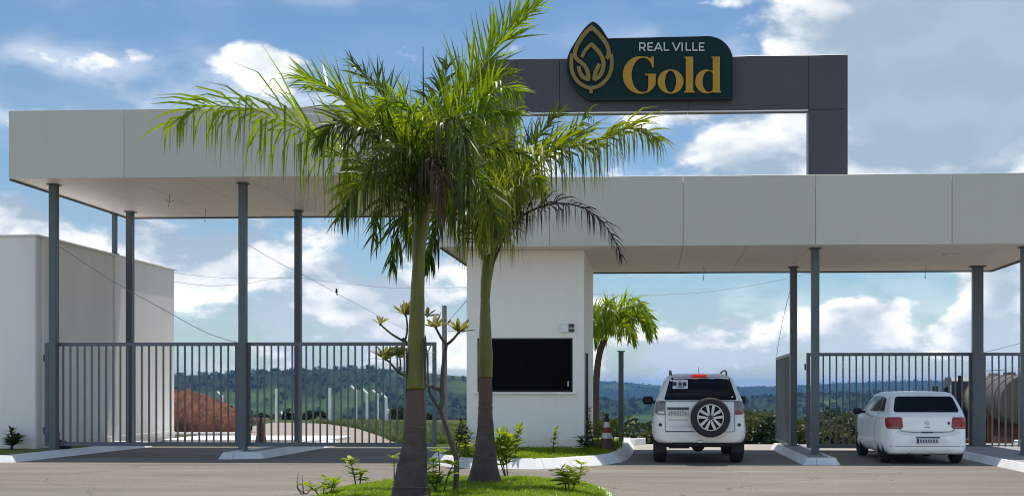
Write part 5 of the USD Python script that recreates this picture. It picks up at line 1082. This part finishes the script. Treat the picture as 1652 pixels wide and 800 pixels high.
# ================================================================ small things
def cone(label, base, h, mats, r0=0.17):
    t = thing('traffic_cone', label, 'traffic cone', base)
    obj('foot', box(base[0] - r0 * 1.25, base[0] + r0 * 1.25, base[1] - r0 * 1.25, base[1] + r0 * 1.25, base[2], base[2] + .04, .01), M[mats[0]], t)
    R = lambda q: r0 * (1 - q) + .035 * q; n = len(mats)
    for i, m in enumerate(mats):
        a, b = i / n, (i + 1) / n; q = lathe([(R(a), .041 + (h - .04) * a), (R(b), .04 + (h - .04) * b)] + ([(0.001, h)] if i == n - 1 else []), 24); q.apply_translation(base); obj('band', q, M[m], t, smooth=40)
    q = lathe([(.04, h), (.05, h + .02), (.045, h + .05), (.001, h + .06)], 16); q.apply_translation(base); obj('top_knob', q, M['black'], t, smooth=40)
cone('red and white striped cone at the right end of the booth garden', on(979, 725, zK, .2), .76, ['cone_brown', 'cone_brown', 'cone_white', 'cone_red', 'cone_white', 'black'], .17)
p = G(421, 716); cone('dark orange brown cone behind the left gates', np.array([p[0], p[1], .01]), .74, ['cone_brown'] * 3, .16)
# black bags by the building wall
p = np.r_[D(101, V0, 26.2)[:2], .02]; t = thing('rubbish_bag', 'slumped black rubbish bag at the foot of the white wall', 'bag', p)
b = trimesh.creation.icosphere(3, .2); b.apply_scale((1.15, .8, .8)); b.vertices += (meshkit.fbm(b.vertices * 7, 3, 2) - .5)[:, None] * .12 * b.vertex_normals; b.apply_translation(p + (0, 0, .13)); obj('sack', b, M['black'], t, smooth=True)
obj('knot', tube(spline([p + (-.05, 0, .25), p + (-.1, 0, .38), p + (-.08, 0, .5)], 6), [.05, .03, .02, .025, .03, .01], 8), M['black'], t, smooth=True)
# black bollard
p = on(745, 727, zK, .2); t = thing('bollard', 'short black bollard left of the guard booth', 'bollard', p)
obj('shaft', box(p[0] - .07, p[0] + .07, p[1] - .07, p[1] + .07, p[2] - .02, p[2] + .50, .008), M['black'], t); obj('cap', box(p[0] - .08, p[0] + .08, p[1] - .08, p[1] + .08, p[2] + .505, p[2] + .54, .008), M['trim'], t)
# fence posts behind the left gate
def fpost(label, u, v0, v1, d, lean=0, group='concrete fence posts on the far bank'):
    x, y, z1 = D(u, v0, d); z0 = float(terrain(x, y)) - .1; t = thing('fence_post', label, 'fence post', (x, y, z0 + .1), group=group)
    obj('shaft', box(x - .055, x + .055, y - .055, y + .055, z0, z1, .01), M['concrete_post'], t)
    if lean: obj('bent_top', tube([(x, y, z1 - .02), (x + lean * .22, y, z1 + .2)], .05, 4), M['concrete_post'], t)
    else: obj('post_cap', box(x - .06, x + .06, y - .06, y + .06, z1 - .001, z1 + .05, .015), M['concrete_post'], t)
for u, v, ln, lb in ((446, 629, 0, 'straight pale fence post in line with the left edge of the road'), (532, 628, 0, 'straight pale fence post in the middle of the bank'), (574, 629, -1, 'first bent top fence post beside the road'), (592, 633, -1, 'second bent top fence post, thicker than its neighbours'), (609, 636, -1, 'third bent top fence post'), (623, 641, -1, 'last bent top fence post beside the nearer palm'), (358, 638, -1, 'fence post rising behind the red earth mound')):
    fpost(lb, u, v, 683, 50.5 if u != 358 else 54, ln)
x, y, _ = D(623, 676, 49.9); z0 = float(terrain(x, y)); t = thing('marker_stub', 'small leaning white stub at the foot of the last bent post', 'marker post', (x, y, z0))
obj('stub', tube([(x, y, z0 - .1), (x + .02, y, z0 + .35), (x + .08, y, z0 + .55)], [.09, .08, .06], 8), M['white'], t); obj('stub_top', tube([(x + .08, y, z0 + .551), (x + .13, y, z0 + .66)], [.07, .03], 8), M['white'], t)
# leaning small stakes along the road edge
# utility pole behind the gate end
x, y, z1 = D(717, 493, 36); z0 = float(terrain(x, y)); t = thing('utility_pole', 'grey concrete pole between the left gate and guard booth', 'pole', (x, y, z0))
obj('shaft', tube([(x, y, z0 - .2), (x, y, z1)], [.10, .075], 10), M['pole'], t, smooth=40)
obj('insulator', tube([(x + .12, y, z1 - .55), (x + .2, y, z1 - .45)], .03, 8), M['black'], t)
# mound of red earth
gx_, gy_ = np.meshgrid(np.linspace(-1, 1, 150), np.linspace(-1, 1, 80)); c = D(296, 700, 40.5)
hh = np.maximum(0, 1 - (np.abs(gx_) ** 2.2 + np.abs(gy_) ** 2.4)) ** 0.55
nz = meshkit.fbm(np.stack([gx_ * 4, gy_ * 3, gx_ * 0], -1), 5, 12)
rid = meshkit.fbm(np.stack([gx_ * 16, gy_ * 1.5, gx_ * 0 + 3], -1), 3, 4)
zz = hh * 1.48 * (0.80 + 0.4 * nz) - 0.05 + (rid - .5) * .32 * np.minimum(hh * 3, 1) * (hh < .93) + (meshkit.fbm(np.stack([gx_ * 14, gy_ * 12, gx_ * 0 + 9], -1), 4, 6) - .5) * .26 * np.minimum(hh * 2, 1)
V = np.stack([c[0] + gx_ * 2.05, c[1] + gy_ * 1.7, zz], -1).reshape(-1, 3); ii = np.arange(150 * 80).reshape(80, 150)
fc = np.concatenate([np.stack([ii[:-1, :-1], ii[:-1, 1:], ii[1:, 1:]], -1).reshape(-1, 3), np.stack([ii[:-1, :-1], ii[1:, 1:], ii[1:, :-1]], -1).reshape(-1, 3)])
obj('earth_mound', trimesh.Trimesh(V, fc, process=False), M['red_earth'], smooth=40, label='heap of cut red earth beside the white building', cat='earth mound')
# white kerb of the service road behind the gate
a, b = G(260, 713), G(528, 713); t = thing('road_kerb', 'sunlit white kerb strip behind the left gates', 'kerb', (a + b) / 2)
n = 8
for k in range(n):
    q0, q1 = a + (b - a) * k / n, a + (b - a) * (k + 1) / n; obj('kerb_stone', box(q0[0] + .004, q1[0] - .004, q0[1], q0[1] + 2.6, 0.004, .09, .02), M['kerb_paint'], t)
a, b = G(270, 702), G(382, 702); t = thing('road_kerb', 'thin white kerb at the foot of the red earth mound', 'kerb', (a + b) / 2)
for k in range(4):
    q0, q1 = a + (b - a) * k / 4, a + (b - a) * (k + 1) / 4; obj('kerb_stone', box(q0[0] + .004, q1[0] - .004, q0[1], q0[1] + .2, 0.004, .10, .02), M['kerb_paint'], t)
# kerb at the far right lane
a = G(1640, 717, .0); t = thing('road_kerb', 'sunlit white kerb under the tanker behind the right gate', 'kerb', a)
for k in range(4): obj('kerb_stone', box(a[0] + k * 1.0, a[0] + k * 1.0 + .992, a[1], a[1] + .25, .0, .13, .02), M['kerb_paint'], t)
# hand cart
p = G(408, 697); t = thing('hand_cart', 'small dark cart with a wooden beam beside the brown cone', 'cart', p)
w_ = tyre(.18, .1, .1); w_.apply_transform(trimesh.transformations.rotation_matrix(np.pi / 2, (0, 1, 0))); w_.apply_translation(p + (-.12, 0, .18)); obj('wheel', w_, M['rubber'], t, smooth=40)
obj('beam', box(p[0] - .35, p[0] + .55, p[1] - .05, p[1] + .05, p[2] + .42, p[2] + .52, .01), M['wood'], t)
obj('tub', trimesh.convex.convex_hull(np.array([p + q for q in ((-.3, -.2, .25), (.0, -.2, .25), (-.3, .2, .25), (.0, .2, .25), (-.4, -.28, .41), (.1, -.28, .41), (-.4, .28, .41), (.1, .28, .41))])), M['black'], t)
obj('load', trimesh.convex.convex_hull(np.array([p + q for q in ((-.25, -.2, .525), (.0, -.2, .525), (-.25, .2, .525), (.0, .2, .525), (-.12, -.1, .78), (-.05, .1, .8))])), M['black'], t)
obj('leg', box(p[0] + .38, p[0] + .42, p[1] - .03, p[1] + .03, p[2], p[2] + .42), M['wood'], t); obj('leg', box(p[0] - .33, p[0] - .30, p[1] + .1, p[1] + .14, p[2], p[2] + .42), M['wood'], t)

# ---- overhead wires and a bird
def wire(label, pts, r=0.011, name='overhead_wire', n=40): return obj(name, tube(spline([D(*q) for q in pts], n), r, 5), M['wire'], None, smooth=True, label=label, cat='wire')
wire('upper wire crossing the sky right of the white building', [(150, 412, 41), (285, 441, 41), (390, 449, 41), (470, 448, 41), (490, 449, 41), (560, 458, 41), (660, 465, 41), (760, 462, 41)], .006)
wire('lower slack wire meeting the upper one between the left posts', [(200, 436, 42), (285, 455, 42), (345, 461, 42), (400, 457, 42), (430, 451, 42), (468, 448, 42)], .007)
wire('slanting wire from the median post with a bird on it', [(400, 395, 25.2), (470, 434, 29), (543, 473, 33.2), (605, 506, 37), (690, 548, 42)], .006)
wire('slack cable from the leftmost post down to the gate top', [(90, 393, 25.25), (180, 452, 25.3), (260, 497, 25.35), (345, 541, 25.4), (386, 553, 25.4)], .007)
wire('short wire from the concrete pole to the guard booth', [(718, 524, 36), (735, 505, 32), (753, 484, 28.0)], .008)
wire('wire behind the right canopy above the off-road vehicle', [(950, 474, 45), (1030, 476, 45), (1100, 474, 45), (1184, 465, 45), (1272, 449, 45), (1420, 412, 45)], .006)
wire('thin hanging wire beside the rear post of the lane island', [(1274, 470, 27.95), (1268, 495, 27.95), (1260, 530, 28), (1253, 574, 28.2)], .006)
wire('thin barbed wire end right of the hatchback post', [(1580, 570, 33), (1600, 565, 33), (1625, 559, 33), (1660, 549, 33)], .009)
c = D(543, 470, 33.2); t = thing('bird', 'small dark bird perched on the slanting wire', 'bird', c)
b = trimesh.creation.icosphere(2, .042); b.apply_scale((.85, 1.2, 1.35)); v = b.vertices; v[:, 1] += v[:, 2] * -.25; b.apply_translation(c); obj('body', b, M['black'], t, smooth=True)
b = trimesh.creation.icosphere(2, .028); b.apply_translation(c + (0.005, -.03, .062)); obj('head', b, M['black'], t, smooth=True)
obj('beak', tube([c + (.01, -.05, .062), c + (.03, -.08, .06)], [.009, .002], 5), M['black'], t); obj('tail', trimesh.convex.convex_hull(np.array([c + q for q in ((-.015, .03, -.05), (.015, .03, -.05), (-.016, .06, -.12), (.016, .06, -.12), (0, .035, -.05), (0, .065, -.12))])), M['black'], t)
# ---- fittings hanging from the soffits
def hanger(label, u, v, y, zs, kind=0):
    x = XY(u, y); t = thing('soffit_fitting', label, 'light fitting', (x, y, zs)); L = zs + .012
    if kind == 0:
        obj('wire', tube([(x, y, L), (x + .01, y, L - .22)], .008, 5), M['wire'], t)
        for a in (0.4, 2.5, 4.4): obj('wire_end', tube([(x + .01, y, L - .2), (x + .01 + .12 * math.cos(a), y, L - .2 + .12 * math.sin(a))], .007, 5), M['wire'], t)
    elif kind == 1:
        obj('wire', tube(spline([(x, y, L), (x + .015, y, L - .1), (x - .01, y, L - .28)], 6), .007, 5), M['wire'], t)
        obj('wire_end', tube([(x - .01, y, L - .28), (x, y, L - .33)], .012, 5), M['wire'], t)
    else:
        q = lathe([(.001, -.05), (.10, -.05), (.115, -.03), (.12, 0)], 20); q.apply_translation((x, y, L)); obj('bowl', q, M['soffit'], t, smooth=40)
        q = lathe([(.12, -.008), (.14, -.008), (.14, 0)], 20); q.apply_translation((x, y, L)); obj('ring', q, M['chrome'], t, smooth=40)
hanger('three loose wire ends hanging from the left soffit', 273, 310, 26.3, ZLS, 0)
hanger('single loose wire under the left soffit between posts', 331, 335, 28.6, ZLS, 1)
hanger('single loose wire under the left soffit by the palm', 531, 338, 28.8, ZLS, 1)
hanger('round lamp under the right soffit above the hatchback', 1530, 410, 25.4, ZRS, 2)
hanger('short loose wire under the right soffit above the hatchback', 1493, 425, 27.6, ZRS, 1)
hanger('short loose wire under the right soffit over the off-road vehicle', 1135, 425, 27.8, ZRS, 1)

# ================================================================ the air
lo = float(min(gz.min(), -1)) - 1.0
hz = box(-9600, 9600, -9600, 9600, lo, 75.0)
hm = usdkit.material(stage, '/World/Looks/air', {'v': ('principled_volume', {'color': (0.14, 0.42, 1.0), 'density': 0.0001, 'anisotropy': 0.2})}, [], volume='v.volume')
obj('haze', hz, hm, kind='stuff')
